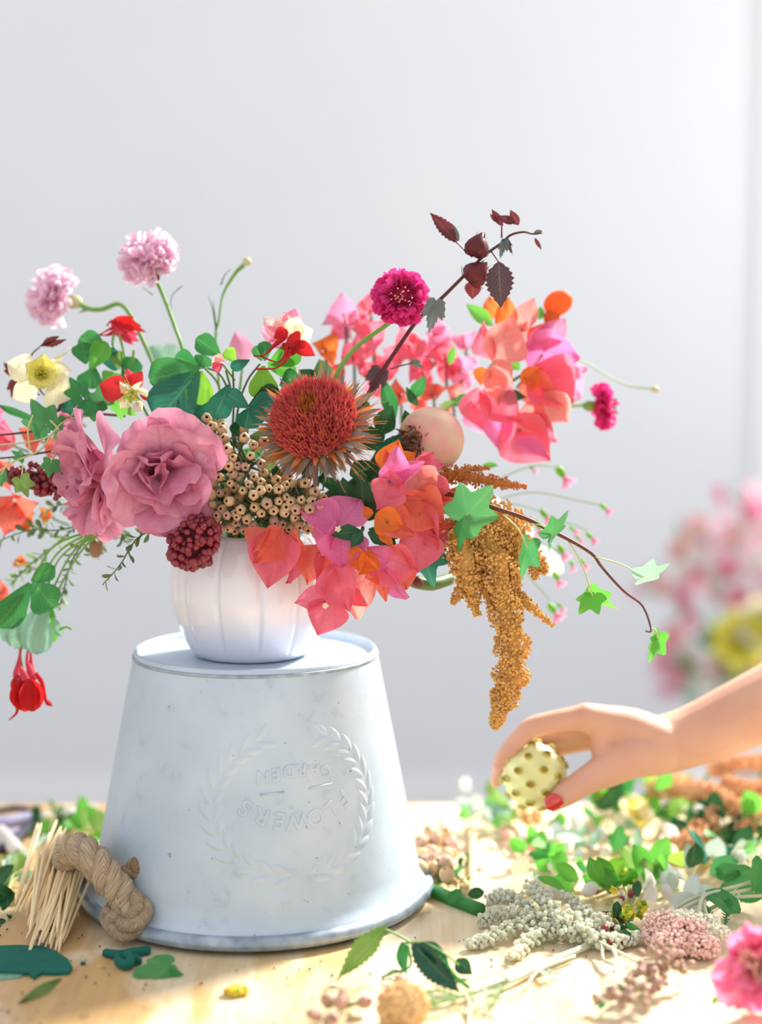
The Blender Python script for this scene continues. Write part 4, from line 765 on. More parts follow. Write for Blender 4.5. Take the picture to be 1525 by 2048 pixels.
leaves('green columbine leaf spray behind the yellow columbine', [((218, 706, 0), (158, 674, 0), 52, 'leaf_green'), ((180, 740, -.6), (212, 684, -.8), 46, 'leaf_bright'), ((172, 728, 0), (164, 686, -.4), 50, 'leaf_green'), ((190, 735, 0), (176, 776, -.6), 56, 'leaf_green'), ((206, 742, 0), (240, 784, 0), 60, 'leaf_bright'), ((246, 764, .4), (272, 716, .4), 44, 'leaf_green'), ((238, 740, .4), (232, 700, .4), 30, 'leaf_olive'), ((200, 720, .6), (240, 716, .6), 50, 'leaf_blue')], (260, 820, 1), [((186, 738, 0), (220, 780, .4), (260, 820, 1)), ((262, 740, .4), (268, 700, .4)), ((256, 740, .6), (244, 690, .6), (238, 670, .6))])
leaves('pale grey green leaf blurred behind the cornflower stem', [((322, 738, 8), (304, 690, 8), 40, 'leaf_grey'), ((326, 738, 8), (350, 690, 8), 40, 'leaf_grey')], (340, 800, 6), [((324, 738, 8), (340, 800, 6))])
leaves('hanging columbine leaf with green and grey green lobes above the upside-down red flower', [((66, 1164, -3), (106, 1216, -4), 74, 'leaf_green'), ((62, 1162, -3), (108, 1136, -3.4), 40, 'leaf_green'), ((60, 1166, -2.8), (-4, 1256, -3.4), 70, 'leaf_green'), ((58, 1176, -2.4), (0, 1226, -2.4), 40, 'leaf_green'), ((92, 1214, -2), (66, 1308, -3), 66, 'leaf_grey'), ((84, 1210, -1.6), (26, 1298, -2), 70, 'leaf_grey'), ((100, 1204, -1.4), (94, 1292, -1.8), 42, 'leaf_bright'), ((108, 1236, -2), (124, 1272, -2), 22, 'leaf_grey'), ((40, 1226, -1), (8, 1284, -1.2), 50, 'leaf_grey')], (215, 1062, -2), [((66, 1160, -3), (100, 1100, -3.4), (150, 1072, -3), (215, 1062, -2)), ((80, 1170, -2.6), (112, 1110, -3), (160, 1076, -3), (215, 1062, -2)), ((100, 1190, -2), (140, 1112, -2.6), (176, 1080, -2.6), (215, 1062, -2)), ((96, 1170, -2.6), (120, 1116, -3), (170, 1078, -2.8), (215, 1062, -2)), ((106, 1200, -2), (150, 1120, -2.4), (184, 1080, -2.4), (215, 1062, -2)), ((118, 1260, -2), (132, 1254, -2), (144, 1258, -2))])
leaves('pale apricot bud with pink tips before the round green leaflets', [((446, 728, -4), (424, 720, -4), 28, 'blush'), ((446, 728, -4), (426, 738, -4.2), 24, 'rose_red'), ((450, 722, -4), (430, 714, -4), 20, 'bract_salmon')], (470, 760, -2), [((446, 728, -4), (470, 760, -2))], 'flower_bud', None)
leaves('single upright pink petal between the green bud stem and the columbine', [((486, 724, 2), (474, 662, 2), 56, 'bract_pale')], (480, 780, 2), [((486, 722, 2), (480, 780, 2))], 'petal_bloom', None, 'ovate')

# --- ivy
def ivy(lab, vine, lv, r=(.0012, .0022), m='stem_brown', grp='ivy vines'):
    t = arr('ivy_vine', lab, 'ivy', grp, P(*vine[-1])); spx(t, vine, r, m, 'vine', P, 6, 40)
    for a, c, q, mt, rl, wd in lv:
        o = LB(t, c, q, mt, IVY, rl, .22, .2, wd)
        if a: spx(t, [a, ((a[0] + c[0]) / 2 + 4, (a[1] + c[1]) / 2 - 5, (a[2] + c[2]) / 2), c], (.0007, .0008), 'stem_pale', 'petiole')
    return t
ivy('long brown ivy vine reaching out over the golden amaranth to the right', [(1292, 1262, -6), (1303, 1290 - 30, -6), (1286, 1212, -6), (1248, 1182, -7), (1205, 1135, -8), (1185, 1108, -9), (1140, 1080, -10), (1092, 1056, -11), (1050, 1036, -11), (990, 1016, -11), (930, 996, -10), (880, 985, -8)],
    [((960, 1006, -11), (934, 1030, -12.4), (988, 970, -12.4), 'leaf_ivy', 6, .95), ((962, 1010, -11), (930, 1036, -11.6), (914, 1108, -11.6), 'leaf_green', 30, .5), ((1008, 1030, -11), (1056, 1094, -11.6), (1040, 1160, -11.6), 'leaf_ivy', 40, .62), ((1060, 1046, -11), (1104, 1068, -11.8), (1142, 1024, -12), 'leaf_ivy', 42, .6), (None, (1098, 1076, -11.4), (1098, 1112, -11.4), 'leaf_grey', 60, .4), ((1138, 1082, -10), (1186, 1192, -10.4), (1156, 1228, -10.8), 'leaf_bright', 34, 1.0), (None, (1188, 1190, -10.2), (1234, 1222, -10.4), 'leaf_bright', 40, .6), ((1192, 1114, -9), (1288, 1154, -8.4), (1345, 1132, -8.4), 'leaf_grey', 46, .7), ((1302, 1256, -6), (1316, 1276, -6.4), (1296, 1326, -6.6), 'leaf_bright', 44, .7), (None, (1312, 1282, -6.2), (1338, 1272, -6), 'leaf_bright', 30, .7)], (.0008, .0014, .0020, .0022))
ivy('brown ivy vine trailing left over the coral flowers', [(-20, 872, -2), (40, 866, -3), (90, 858, -3), (140, 836, -2), (190, 828, -2), (250, 832, 0)], [((90, 856, -3), (92, 850, -4), (62, 796, -4), 'leaf_ivy', 10, .9), (None, (84, 850, -3.8), (96, 884, -4), 'leaf_ivy', -30, .7), ((140, 838, -2), (162, 790, -3), (140, 752, -3), 'leaf_green', 20, .9), ((170, 830, -2), (200, 800, -3), (232, 776, -3), 'leaf_ivy', 10, .9), (None, (190, 806, -2.8), (150, 838, -3), 'leaf_green', 30, .8), (None, (236, 806, -2.6), (270, 832, -3), 'leaf_bright', 20, .9), (None, (130, 850, -1), (106, 880, -1), 'leaf_green', 0, .9), (None, (150, 815, 0), (120, 790, 0), 'leaf_blue', 0, .9)], (.001, .0014))
ivy('thin ivy stem with small leaves hanging by the wine red seed tassel', [(-20, 918, -4), (30, 914, -4), (70, 908, -4.4), (110, 902, -4), (150, 902, -2)], [((110, 902, -4), (102, 926, -5), (96, 956, -5), 'leaf_ivy', 10, 1.0), ((40, 912, -4), (42, 962, -5), (56, 996, -5), 'leaf_olive', 20, .9), ((20, 916, -4), (2, 950, -4), (2, 975, -4), 'leaf_ivy', 10, .8), (None, (44, 914, -4.4), (22, 900, -4.4), 'leaf_ivy', 20, .7)], (.0008, .0012))
t = arr('tendril', 'wiry pale green tendrils curling over the coral flowers', 'tendril', None, P(200, 830, -2))
for s in ([(-10, 948, -5), (30, 922, -5), (80, 900, -5), (112, 858, -5), (140, 838, -4), (200, 830, -2)], [(-10, 890, -5), (40, 886, -5), (90, 876, -5), (118, 856, -5)], [(60, 900, -5), (56, 860, -5), (66, 830, -5)], [(100, 840, -5), (112, 852, -5), (118, 860, -5)]): spx(t, s, .0009, 'stem_pale', 'strand', P, 5, 24)
t = arr('strap_leaf', 'dark green narrow strap leaf pointing left above the ivy', 'leaf', None, P(120, 850, 1)); B(t, (80, 842, 0), (-10, 812, -1), 18, 'leaf_green', prof='strap', name='leaf'); spx(t, [(78, 842, 0), (120, 850, 1)], .0012)
t = arr('ivy_leaf', 'dark blue green ivy leaf below the coral bougainvillea at the amaranth', 'leaf', None, P(846, 1090, -4)); LB(t, (846, 1100, -7), (868, 1176, -7.6), 'leaf_blue', IVY, 20, .2, .2, .8); spx(t, [(846, 1100, -7), (846, 1090, -4)], .0012)

# --- dark hibiscus branch
t = arr('hibiscus_branch', 'dark maroon branch with serrated leaves and pointed buds rising above the flowers', 'branch')
to_mouth(t, [(1086, 466, -3), (1066, 468, -3), (1048, 464, -3), (1022, 470, -3), (1004, 486, -3), (968, 512, -3), (930, 550, -3), (884, 596, -3), (836, 640, -2), (800, 690, -2), (760, 750, -2), (735, 792, -2), (640, 960, 0)], (.0006, .0011, .0014, .0018, .0022, .0025, .0028), 'stem_maroon', ns=7, n=60)
for b, q, w, m, rl in (((913, 484, -3), (863, 424, -3.6), 34, 'leaf_maroon', 24), ((918, 482, -2.6), (900, 446, -2.6), 22, 'leaf_slate', -30), ((998, 524, -4), (1002, 614, -4.6), 62, 'leaf_black', 4), ((1006, 452, -3), (984, 418, -3), 18, 'leaf_maroon', 10), ((998, 444, -3), (980, 428, -3), 12, 'leaf_maroon', 0), ((1030, 446, -3.2), (996, 432, -3.4), 20, 'leaf_maroon', 18), ((1038, 450, -3), (1020, 420, -3), 22, 'leaf_maroon', -18), ((1068, 466, -3), (1086, 462, -3), 11, 'leaf_slate', 10), ((1070, 476, -3), (1084, 500, -3), 9, 'leaf_maroon', 0), ((950, 560, -2.4), (944, 598, -2.6), 40, 'leaf_maroon', 20)): B(t, b, q, w, m, rl, prof='ovate', name='leaf', serr=9, cup=.2, ruf=.03, curl=.08)
LB(t, (872, 604, -5), (858, 664, -5.4), 'leaf_slate', HIB, 8, .2, .15, .75); LB(t, (1010, 482, -4), (1000, 516, -4.4), 'leaf_slate', HIB, 20, .2, .15, .6); LB(t, (1012, 480, -4), (1026, 508, -4.2), 'leaf_black', HIB, -10, .2, .1, .5); LB(t, (760, 740, -2), (740, 792, -2.4), 'leaf_black', HIB, 0, .2, .2, .8); LB(t, (826, 724, -1), (850, 738, -1), 'leaf_slate', HIB, 30, .2, .2, .7)
for s in ([(913, 484, -3), (930, 500, -3), (945, 514, -3)], [(998, 524, -4), (990, 512, -3.6), (984, 504, -3)], [(1004, 452, -3), (1004, 476, -3)], [(826, 726, -1), (800, 732, -1.6), (782, 738, -2)], [(872, 604, -5), (880, 600, -3.4)]): spx(t, s, (.0007, .0009), 'stem_maroon', 'petiole')
def pod(par, px, py, dy, tip, L, m1, m2):
    c = P(px, py, dy); a = nrm(A(P(*tip)) - A(c)); Lm = M(L, c); x, y, _ = frame(a); pr = [(0.02, 0), (.30, .03), (.46, .16), (.50, .34), (.43, .55), (.28, .76), (.12, .93), (.0, 1.06)]; V = []; F = []; ns = 30
    for r, z in pr:
        for k in range(ns): q = 2 * math.pi * k / ns; rr = r * (1 + .10 * abs(math.sin(2.5 * q))); V.append(A(c) + (x * math.cos(q) + y * math.sin(q)) * rr * Lm + a * z * Lm)
    for i in range(len(pr) - 1):
        for k in range(ns): k2 = (k + 1) % ns; F.append((i * ns + k, i * ns + k2, (i + 1) * ns + k2, (i + 1) * ns + k))
    o = mesh('bud', V, F, m1, par)
    for k in range(3):
        q = k * 2.094 + .6; V, F = blade(A(c) + (x * math.cos(q) + y * math.sin(q)) * Lm * .50 + a * Lm * .15, A(c) + a * Lm * 1.02 + (x * math.cos(q) + y * math.sin(q)) * Lm * .06, Lm * .22, x * math.cos(q) + y * math.sin(q), 'lance', 6, 1, -.2, -.12); mesh('sepal', V, F, m2, o)
    for k in range(6):
        q = k * 1.047; d = x * math.cos(q) + y * math.sin(q); b = A(c); V, F = tube([b, b + d * Lm * .35, b + d * Lm * .62 + a * Lm * .22], (.0007, .0003), 4, 5); mesh('bractlet', V, F, 'stem_maroon', o)
pod(t, 948, 512, -3.6, (964, 468, -3.6), 48, 'leaf_maroon', 'leaf_maroon'); pod(t, 938, 562, -3.6, (974, 526, -3.8), 50, 'leaf_maroon', 'leaf_small')
t = arr('maroon_leaf_twig', 'maroon twig with a toothed leaf standing above the yellow columbine', 'branch', None, P(170, 830, 2))
B(t, (80, 692, -.6), (132, 682, -1), 18, 'leaf_maroon', 30, 'lance' and .2, .1, 'lance', 'leaf', serr=6); B(t, (84, 690, -.6), (116, 672, -1), 18, 'leaf_maroon', -20, .2, .1, 'lance', 'leaf', serr=6); spx(t, [(80, 693, -.6), (62, 718, -.4), (80, 780, .4), (120, 806, 1), (170, 830, 2)], (.0006, .0010, .0014), 'stem_maroon')
for c, q, m, rl in (((24, 746, -.4), (8, 724, -.6), 'leaf_maroon', 20), ((30, 764, -.4), (24, 798, -.8), 'leaf_maroon', 10), ((52, 792, 0), (44, 806, 0), 'leaf_black', 0), ((130, 806, .6), (112, 826, .4), 'leaf_black', 0), ((140, 812, .6), (156, 822, .4), 'leaf_slate', 0)): LB(t, c, q, m, HIB, rl, .2, .15, .8)
spx(t, [(26, 745, -.4), (40, 770, 0), (80, 790, .4)], .0008, 'stem_maroon', 'petiole')

# --- peach fruit
t = arr('round_fruit', 'round peach coloured fruit with a dry brown crown, beside the thistle', 'fruit', None, P(850, 960, -3)); c = P(862, 880, -3.4); a = A(AX(-.72, -.12, .62)); R = M(67, c)
x, y, _ = frame(a); V, F = ball(c, R, a, 20, 28); V = [np.array(v) for v in V]; V = [v - a * R * .34 * max(0, (np.dot(v - A(c), a) / R - .80) / .2) ** 1.5 for v in V]; fr = mesh('flesh', V, F, 'peach_skin', t); ac = Acc(); rg = np.random.default_rng(2)
for i in range(150): p = rg.uniform(0, 6.28); rr = R * .52 * math.sqrt(rg.random()); b = A(c) + a * R * .76 + (x * math.cos(p) + y * math.sin(p)) * rr; ac.add(*blade(b, b + a * R * rg.uniform(.06, .28) + rg.normal(size=3) * R * .13, R * .06, rg.normal(size=3), 'lance', 3, 1))
mesh('dry_crown', *ac.out(), 'peach_dry', t); spx(t, [(862, 920, -3), (850, 960, -3)], .004, 'stem_brown')

# --- golden amaranth
def tassel(par, pts, rads, m, n, bump=.0021, seed=0, name='tassel', pt=P, spread=1.0):
    rg = np.random.default_rng(seed); k = 60; c = smooth_path([pt(*p) for p in pts], k); rr = np.interp(np.linspace(0, 1, k), np.linspace(0, 1, len(rads)), rads); ac = Acc(); ac.add(*tube(c, [r * .55 for r in rr], 6, k, True))
    for i in range(int(n * 2.6)):
        jf = rg.uniform(0, k - 1.01); j = int(jf); t = nrm(c[min(j + 1, k - 1)] - c[max(j - 1, 0)]); x, y, _ = frame(t); a = rg.uniform(0, 6.28); lump = .74 + .22 * math.sin(jf * .8 + a * 2) + rg.uniform(-.24, .2)
        ac.add(*octa(c[j] + (c[j + 1] - c[j]) * (jf - j) + (x * math.cos(a) + y * math.sin(a)) * rr[j] * lump * spread, bump * rg.uniform(.5, 1.0) * min(1.0, .45 + rr[j] / .018), rg))
    return mesh(name, *ac.out(), m, par, False, kind='stuff')
t = arr('hanging_amaranth', 'golden hanging amaranth with long bumpy tails dropping beside the bucket', 'flower')
AG = 'amaranth_gold'
for i, (pts, rads, n) in enumerate([([(900, 1040, -7), (925, 1090, -8), (940, 1130, -8), (935, 1160, -8), (905, 1208, -8)], (.014, .018, .015, .009, .003), 420), ([(915, 1060, -8), (932, 1120, -9), (940, 1170, -9), (955, 1232, -9)], (.016, .018, .011, .003), 380), ([(945, 1100, -8), (960, 1160, -8.4), (984, 1214, -8.4)], (.013, .007, .003), 200),
    ([(930, 1010, -7), (960, 1060, -8), (995, 1120, -9), (1006, 1200, -9), (1024, 1280, -9), (1022, 1360, -9), (1000, 1420, -9), (990, 1458, -9)], (.013, .017, .018, .015, .017, .016, .0095, .0030), 1700), ([(940, 1000, -6), (1000, 1040, -7), (1030, 1070, -7), (1030, 1120, -7), (1012, 1170, -7)], (.014, .019, .017, .012, .006), 620), ([(1006, 1200, -8), (1030, 1196, -8), (1060, 1212, -8), (1108, 1252, -8)], (.008, .009, .006, .002), 240), ([(1020, 1060, -6), (1056, 1100, -6), (1080, 1130, -6), (1094, 1146, -6)], (.009, .009, .008, .003), 190), ([(1064, 1120, -6), (1072, 1160, -6)], (.007, .003), 60), ([(1010, 1170, -8.6), (1036, 1170, -8.6), (1034, 1150, -8.6)], (.006, .006, .005), 70)]): tassel(t, pts, rads, AG, n, .0021, 60 + i)
for i, (pts, rads, n) in enumerate([([(880, 952, -5), (910, 950, -5), (960, 958, -5), (1010, 968, -5), (1054, 974, -5)], (.006, .009, .008, .006, .002), 230), ([(900, 985, -6), (940, 1000, -6), (1000, 1030, -6), (1062, 1038, -6)], (.006, .008, .007, .003), 200), ([(890, 960, -5), (930, 940, -5), (980, 936, -4)], (.005, .006, .002), 60)]): tassel(t, pts, rads, 'amaranth_rust', n, .0019, 80 + i)
to_mouth(t, [(990, 1110, -8), (950, 1030, -7), (900, 990, -6), (820, 980, -5), (700, 1020, -3)], .0024, 'stem_green')
t = arr('leafless_stalk', 'thick grey green stalk tip with a brown scar under the bougainvillea', 'stalk', None, P(900, 1158, -3)); spx(t, [(812, 1156, -6), (830, 1164, -6), (866, 1168, -5), (900, 1158, -3)], (.003, .006, .0065, .006), 'leaf_small', 'stem', P, 9); mesh('scar', *ball(P(836, 1164, -6.3), (.006, .0062, .0055), AX(1, 0, 0)), 'stem_brown', t)

# --- trailing tiny pink flowers
t = arr('pink_bell_spray', 'airy spray of tiny pink bell flowers with lime green calyxes at the right', 'flower', None, P(960, 1010, 8))
bells = [(1068, 940, 12, .6, -.7), (1130, 956, 30, .5, -.8), (1214, 1020, 18, .7, -.7), (1094, 1036, 22, .5, -.8), (1150, 1062, 14, .6, -.6), (1186, 1078, 18, .7, -.8), (1128, 1108, 22, .4, -.8), (1146, 1134, 14, .2, -.9), (1118, 1162, 22, .4, -.8), (1112, 1228, 26, .5, -.8), (1170, 1130, 16, .5, -.8), (1080, 1060, 22, .2, -.9), (1160, 1080, 12, .6, -.7), (1124, 1216, 14, .5, -.7)]
for px, py, s, dx, dyy in bells:
    c = P(px, py, 7); a = A(AX(dx, dyy, .3)); Lm = M(s, c); o = mesh('calyx', *ball(A(c) - a * Lm * .55, (Lm * .28, Lm * .28, Lm * .5), a, 6, 8), 'leaf_lime', t)
    for k in range(5): V, F = curled_petal(A(c) - a * Lm * .2, a, k * 1.2566, Lm * .95, Lm * .6, 10, 60, 'fan', .3, .1, 5, 2); mesh('petal', V, F, 'bract_pale', o)
for s in ([(960, 1010, 8), (1000, 960, 7), (1068, 932, 7), (1118, 936, 7)], [(960, 1010, 8), (1060, 985, 7), (1150, 1000, 7), (1200, 1010, 7)], [(960, 1010, 8), (1040, 1010, 7), (1120, 1040, 7), (1176, 1060, 7)], [(960, 1010, 8), (1020, 1060, 7), (1090, 1090, 7), (1134, 1112, 7)], [(960, 1010, 8), (1040, 1130, 7), (1100, 1200, 7)]): spx(t, s, .0006, 'stem_green', 'stem', P, 5, 20)
for b, q, w in (((965, 930, 4), (998, 930, 4), 14), ((1056, 1090, 6), (1072, 1084, 6), 12)): B(t, b, q, w, 'leaf_bright', name='leaf', prof='lance')
t = arr('white_flower', 'out of focus white petals glimpsed behind the golden amaranth', 'flower', None, P(960, 1050, 9))
for b, q, w in (((1000, 1040, 9), (1070, 1080, 9), 46), ((1060, 1090, 9), (1124, 1150, 9), 54), ((900, 985, 8), (960, 985, 8), 36), ((905, 955, 8), (890, 1020, 8), 36), ((960, 1000, 9), (1010, 1020, 9), 40)): B(t, b, q, w, 'white_petal', name='petal', prof='round')
spx(t, [(1060, 1090, 9.4), (1000, 1040, 9.4), (960, 1050, 9)], .001)
# --- green filler under the blooms
t = arr('lance_leaf_branch', 'dark green lance leaves behind the thistle and the peach fruit', 'branch')
for b, q, w, m in (((790, 840, -1), (766, 756, -2), 36, 'leaf_green'), ((822, 800, 0), (852, 752, -1), 30, 'leaf_green'), ((836, 812, 0), (812, 776, -1), 22, 'leaf_dark'), ((736, 830, -2), (712, 800, -2), 40, 'leaf_dark'), ((760, 870, -3), (784, 812, -4), 50, 'leaf_dark'), ((756, 900, -4), (728, 850, -5), 60, 'leaf_dark'), ((770, 920, -4), (800, 870, -5), 50, 'leaf_blue'), ((700, 950, -5), (756, 930, -6), 56, 'leaf_dark'), ((900, 730, 4), (908, 690, 4), 18, 'leaf_bright'), ((880, 820, 1), (912, 800, 1), 20, 'leaf_olive'), ((620, 770, -2), (600, 740, -3), 50, 'leaf_dark'), ((650, 760, -1), (640, 720, -2), 44, 'leaf_small')): B(t, b, q, w, m, prof='lance', name='leaf', ruf=.02)
to_mouth(t, [(780, 800, -1), (770, 860, -1), (720, 950, -1)], .002, 'stem_dark')
t = arr('filler_greenery', 'mass of dark green leaves filling the vase mouth under the flowers', 'leaves', None, MOUTH + Vector((0, 0, -.04))); rg = np.random.default_rng(77)
for i in range(90):
    px = rg.uniform(300, 850); py = 1060 - abs(rg.normal(0, 80)) - 10; dy = rg.uniform(-5, 5); a = rg.uniform(0, 6.28); r = rg.uniform(40, 70); B(t, (px, py, dy), (px + r * math.cos(a), py - abs(r * math.sin(a)) * .8, dy - 1.5), rg.uniform(26, 44), ('leaf_dark', 'leaf_dark', 'leaf_green', 'leaf_small')[i % 4], prof='lance', name='leaf', nu=6, nv=2)
for i in range(14): px = rg.uniform(340, 820); stem(t, [P(px, 980, rg.uniform(-3, 3)), MOUTH + Vector((rg.uniform(-.03, .03), rg.uniform(-.03, .03), 0)), t.location], .0018, 'stem_dark', n=10)
# --- thyme-like trailing sprigs
def sprig(par, pts, n, L, w, m, seed, r=.0009, sm='stem_dark', prof='obov', pt=P, spread=.9):
    rg = np.random.default_rng(seed); c = smooth_path([pt(*p) for p in pts], 60); stem(par, c[::6] + [c[-1]], (r, r * .6), sm)
    for i in range(n):
        j = int((i + .5) / n * 58); t = nrm(c[j + 1] - c[j]); x, y, _ = frame(t); a = i * 2.4 + rg.uniform(-.4, .4); d = nrm((x * math.cos(a) + y * math.sin(a)) * spread + t * rg.uniform(.3, .8)); l = L * rg.uniform(.7, 1.2)
        V, F = blade(c[j], c[j] + d * l, w * rg.uniform(.8, 1.2), nrm(t + rg.normal(size=3) * .5), prof, 5, 1, .3, .1, .03, 0, rg); mesh('leaf', V, F, m, par)
GT = 'small-leaved trailing sprigs'
for i, (pts, n, lab) in enumerate([([(190, 1040, 0), (120, 1060, 0), (60, 1060, 1), (-10, 1085, 1)], 30, 'small-leaved sprig running left behind the hanging stems'), ([(200, 1050, -1), (150, 1110, -1), (130, 1170, -1), (118, 1220, -1)], 34, 'small-leaved sprig hanging straight behind the columbine leaf'), ([(400, 1040, -6), (310, 1060, -6), (272, 1080, -6), (240, 1130, -6), (205, 1170, -6)], 24, 'small-leaved sprig curling down beside the white vase'), ([(220, 1040, 1), (200, 1080, 0), (190, 1110, 0)], 22, 'short bushy small-leaved sprig below the mauve blooms'), ([(180, 1030, 2), (110, 1090, 2), (60, 1130, 2), (20, 1170, 2)], 34, 'pale small-leaved sprig behind the columbine leaf'), ([(160, 1010, 2), (120, 1010, 2), (80, 1030, 2)], 18, 'short small-leaved sprig under the side-on mauve bloom'), ([(230, 1030, 1), (240, 1060, 0), (250, 1085, 0)], 18, 'stubby small-leaved sprig next to the white vase')]):
    t = arr('trailing_sprig', lab, 'greenery', GT, P(*pts[0])); sprig(t, pts, n, .0115, .0052, ('leaf_small', 'leaf_olive')[i == 4], 90 + i)
t = arr('seed_pod', 'striped brown seed pod hanging behind the green stems', 'pod', None, P(200, 1040, 0)); mesh('pod', *ball(P(192, 1096, -1), (.0068, .0068, .010), AX(0, -1, .1), 8, 10), 'stem_twig', t); spx(t, [(192, 1078, -1), (200, 1040, 0)], .0012)
#NEXT
# ------------------------------------------------------------------ person: forearm and hand holding a fruit
def px_tube(pts, n=26, ns=16):
    c = [P(*p[:3]) for p in pts]; return tube(c, [M(p[3], q) for p, q in zip(pts, c)], ns, n)
def round_tube(pts, n=26):
    ac = Acc(); ac.add(*px_tube(pts, n))
    for p in (pts[0], pts[-1]): q = P(*p[:3]); ac.add(*ball(q, M(p[3], q) * .995, (0, 0, 1), 10, 14))
    return ac.out()
hand = Acc()
for pts in (
    [(1236, 1486, 3.4, 34), (1282, 1490, 3.5, 52), (1326, 1489, 3.6, 59), (1372, 1477, 3.9, 60), (1420, 1458, 4.2, 64), (1470, 1436, 4.6, 69), (1530, 1409, 5, 74), (1620, 1366, 6, 80), (1720, 1316, 7, 82), (1800, 1270, 8, 78)],   # forearm
    [(1800, 1270, 8, 78), (1850, 1200, 14, 80), (1890, 1110, 20, 86), (1920, 1010, 26, 92)],                                          # upper arm
    [(1318, 1486, 2.8, 50), (1262, 1461, 2.4, 46), (1214, 1446, 2, 36), (1172, 1434, 1.6, 29)], [(1318, 1486, 4, 48), (1240, 1452, 4, 40), (1182, 1440, 3.8, 28)],
    [(1318, 1490, 5, 46), (1246, 1466, 5.6, 36), (1192, 1456, 5.6, 26)], [(1316, 1496, 5.6, 42), (1256, 1484, 7, 32), (1208, 1476, 7.2, 23)],
    [(1312, 1500, 2.6, 52), (1262, 1512, 1.2, 47), (1216, 1538, .2, 37), (1188, 1553, -.4, 31)],                                        # ball of the thumb
    [(1216, 1538, .2, 36), (1184, 1555, -.4, 30), (1156, 1572, -1.0, 27), (1132, 1588, -1.4, 26), (1112, 1604, -1.7, 19), (1106, 1609, -1.7, 14)],   # thumb
    [(1216, 1448, 2, 34), (1206, 1486, 1.6, 25), (1214, 1520, .8, 28)],                                                               # web of skin
    [(1172, 1434, 1.6, 28), (1142, 1438, 1.5, 24), (1104, 1444, 1.4, 22), (1066, 1455, 1.3, 22.5), (1042, 1474, 1.2, 20), (1022, 1496, 1.2, 19), (1006, 1516, 1.2, 17), (996, 1530, 1.2, 13)],     # index finger
    [(1182, 1444, 3.8, 27), (1140, 1462, 4.0, 24), (1084, 1470, 4.2, 23), (1050, 1482, 4.2, 22), (1018, 1514, 4.2, 19), (1000, 1546, 3.8, 17), (992, 1564, 3.6, 13)],                    # middle finger
    [(1192, 1458, 5.6, 25), (1140, 1470, 6.0, 22), (1092, 1478, 6.2, 21), (1056, 1500, 6.2, 20), (1032, 1534, 6, 18), (1024, 1566, 5.4, 13)],                                             # ring finger
    [(1208, 1476, 7.2, 22), (1160, 1486, 7.6, 19), (1120, 1496, 7.8, 18), (1092, 1516, 7.6, 17), (1076, 1546, 7, 15), (1070, 1566, 6.4, 11)],                                             # little finger
): hand.add(*round_tube(pts, 30))
person = thing('person', 'bare right forearm and hand with red nail polish reaching in to hold a spotted fruit', 'person', P(1800, 1270, 8))
V, F = hand.out(); tmp = mesh('hand_tmp', V, F, 'skin')
md = tmp.modifiers.new('r', 'REMESH'); md.mode = 'VOXEL'; md.voxel_size = 0.0019; md.use_smooth_shade = True
sm = tmp.modifiers.new('s', 'SMOOTH'); sm.factor = 0.5; sm.iterations = 18
bpy.context.view_layer.update()
me = bpy.data.meshes.new_from_object(tmp.evaluated_get(bpy.context.evaluated_depsgraph_get()))
bpy.data.objects.remove(tmp)
for v in me.vertices: v.co = v.co - person.location
me.materials.clear(); me.materials.append(MATS['skin']); me.polygons.foreach_set('use_smooth', [True] * len(me.polygons))
bo = bpy.data.objects.new('body', me); COL.objects.link(bo); bo.parent = person
def nail(c, axis, along, w, l, th=.0022):
    a = A(axis); u = A(along); u = nrm(u - a * np.dot(u, a)); s = np.cross(a, u); V = []; F = []; n, m_ = 8, 8
    for i in range(n + 1):
        for j in range(m_ + 1):
            y = i / n * 2 - 1; x = j / m_ * 2 - 1; h = math.sqrt(max(0.0, 1 - max(0, abs(y) - .25) ** 2 / .5625)) * (1 if y > 0 else .92); V.append(A(c) + s * x * w * h + u * y * l - a * (x * x * .55 * w * h * h) + a * th * .5 * (1 - y * y * .6))
    for i in range(n):
        for j in range(m_): q = i * (m_ + 1) + j; F.append((q, q + 1, q + m_ + 2, q + m_ + 1))
    o = mesh('nail', V, F, 'nail_red', person, label='glossy red painted nail'); sd_ = o.modifiers.new('thickness', 'SOLIDIFY'); sd_.thickness = .0012; sd_.offset = 0; return o
nail(P(1109, 1606, -2.72), AX(-.20, -.18, .94), AX(-.72, -.62, -.1), .0088, .0095)
slv = thing('sleeve', 'white cotton sleeve end around the upper arm of the reaching person', 'clothing', P(1880, 1130, 19))
bpy.data.objects.remove(slv)
sc = [P(1878, 1140, 18.4), P(1894, 1095, 21), P(1925, 990, 27)]
V, F = tube(sc, (M(96, sc[0]), M(102, sc[1]), M(110, sc[2])), 24, 12, True); mesh('sleeve', V, F, 'white_petal', person)

ft = thing('spotted_fruit', 'pale yellow green bumpy fruit with brown eyes held between thumb and fingers', 'fruit', P(1070, 1620, 1.6))
fc = P(1070, 1551, 1.5); FR = M(67, fc); fa = A(AX(-.30, .85, .25)); fx, fy, _ = frame(fa); N_ = 42; eyes = []
for i in range(N_):
    zc = 1 - 2 * (i + .5) / N_; a = i * 2.39996 + .7; r = math.sqrt(1 - zc * zc); eyes.append(fx * r * math.cos(a) + fy * r * math.sin(a) + fa * zc)
E = np.array(eyes); V, F = ball((0, 0, 0), 1.0, fa, 44, 64); V = np.array(V); V /= np.linalg.norm(V, axis=1)[:, None]
ang = np.arccos(np.clip(V @ E.T, -1, 1)).min(axis=1); rad = FR * (0.90 + 0.125 * np.exp(-(ang / .18) ** 2)); el = 1 + .03 * np.abs(V @ fa)
mesh('flesh', A(fc) + V * (rad * el)[:, None], F, 'fruit_skin', ft)
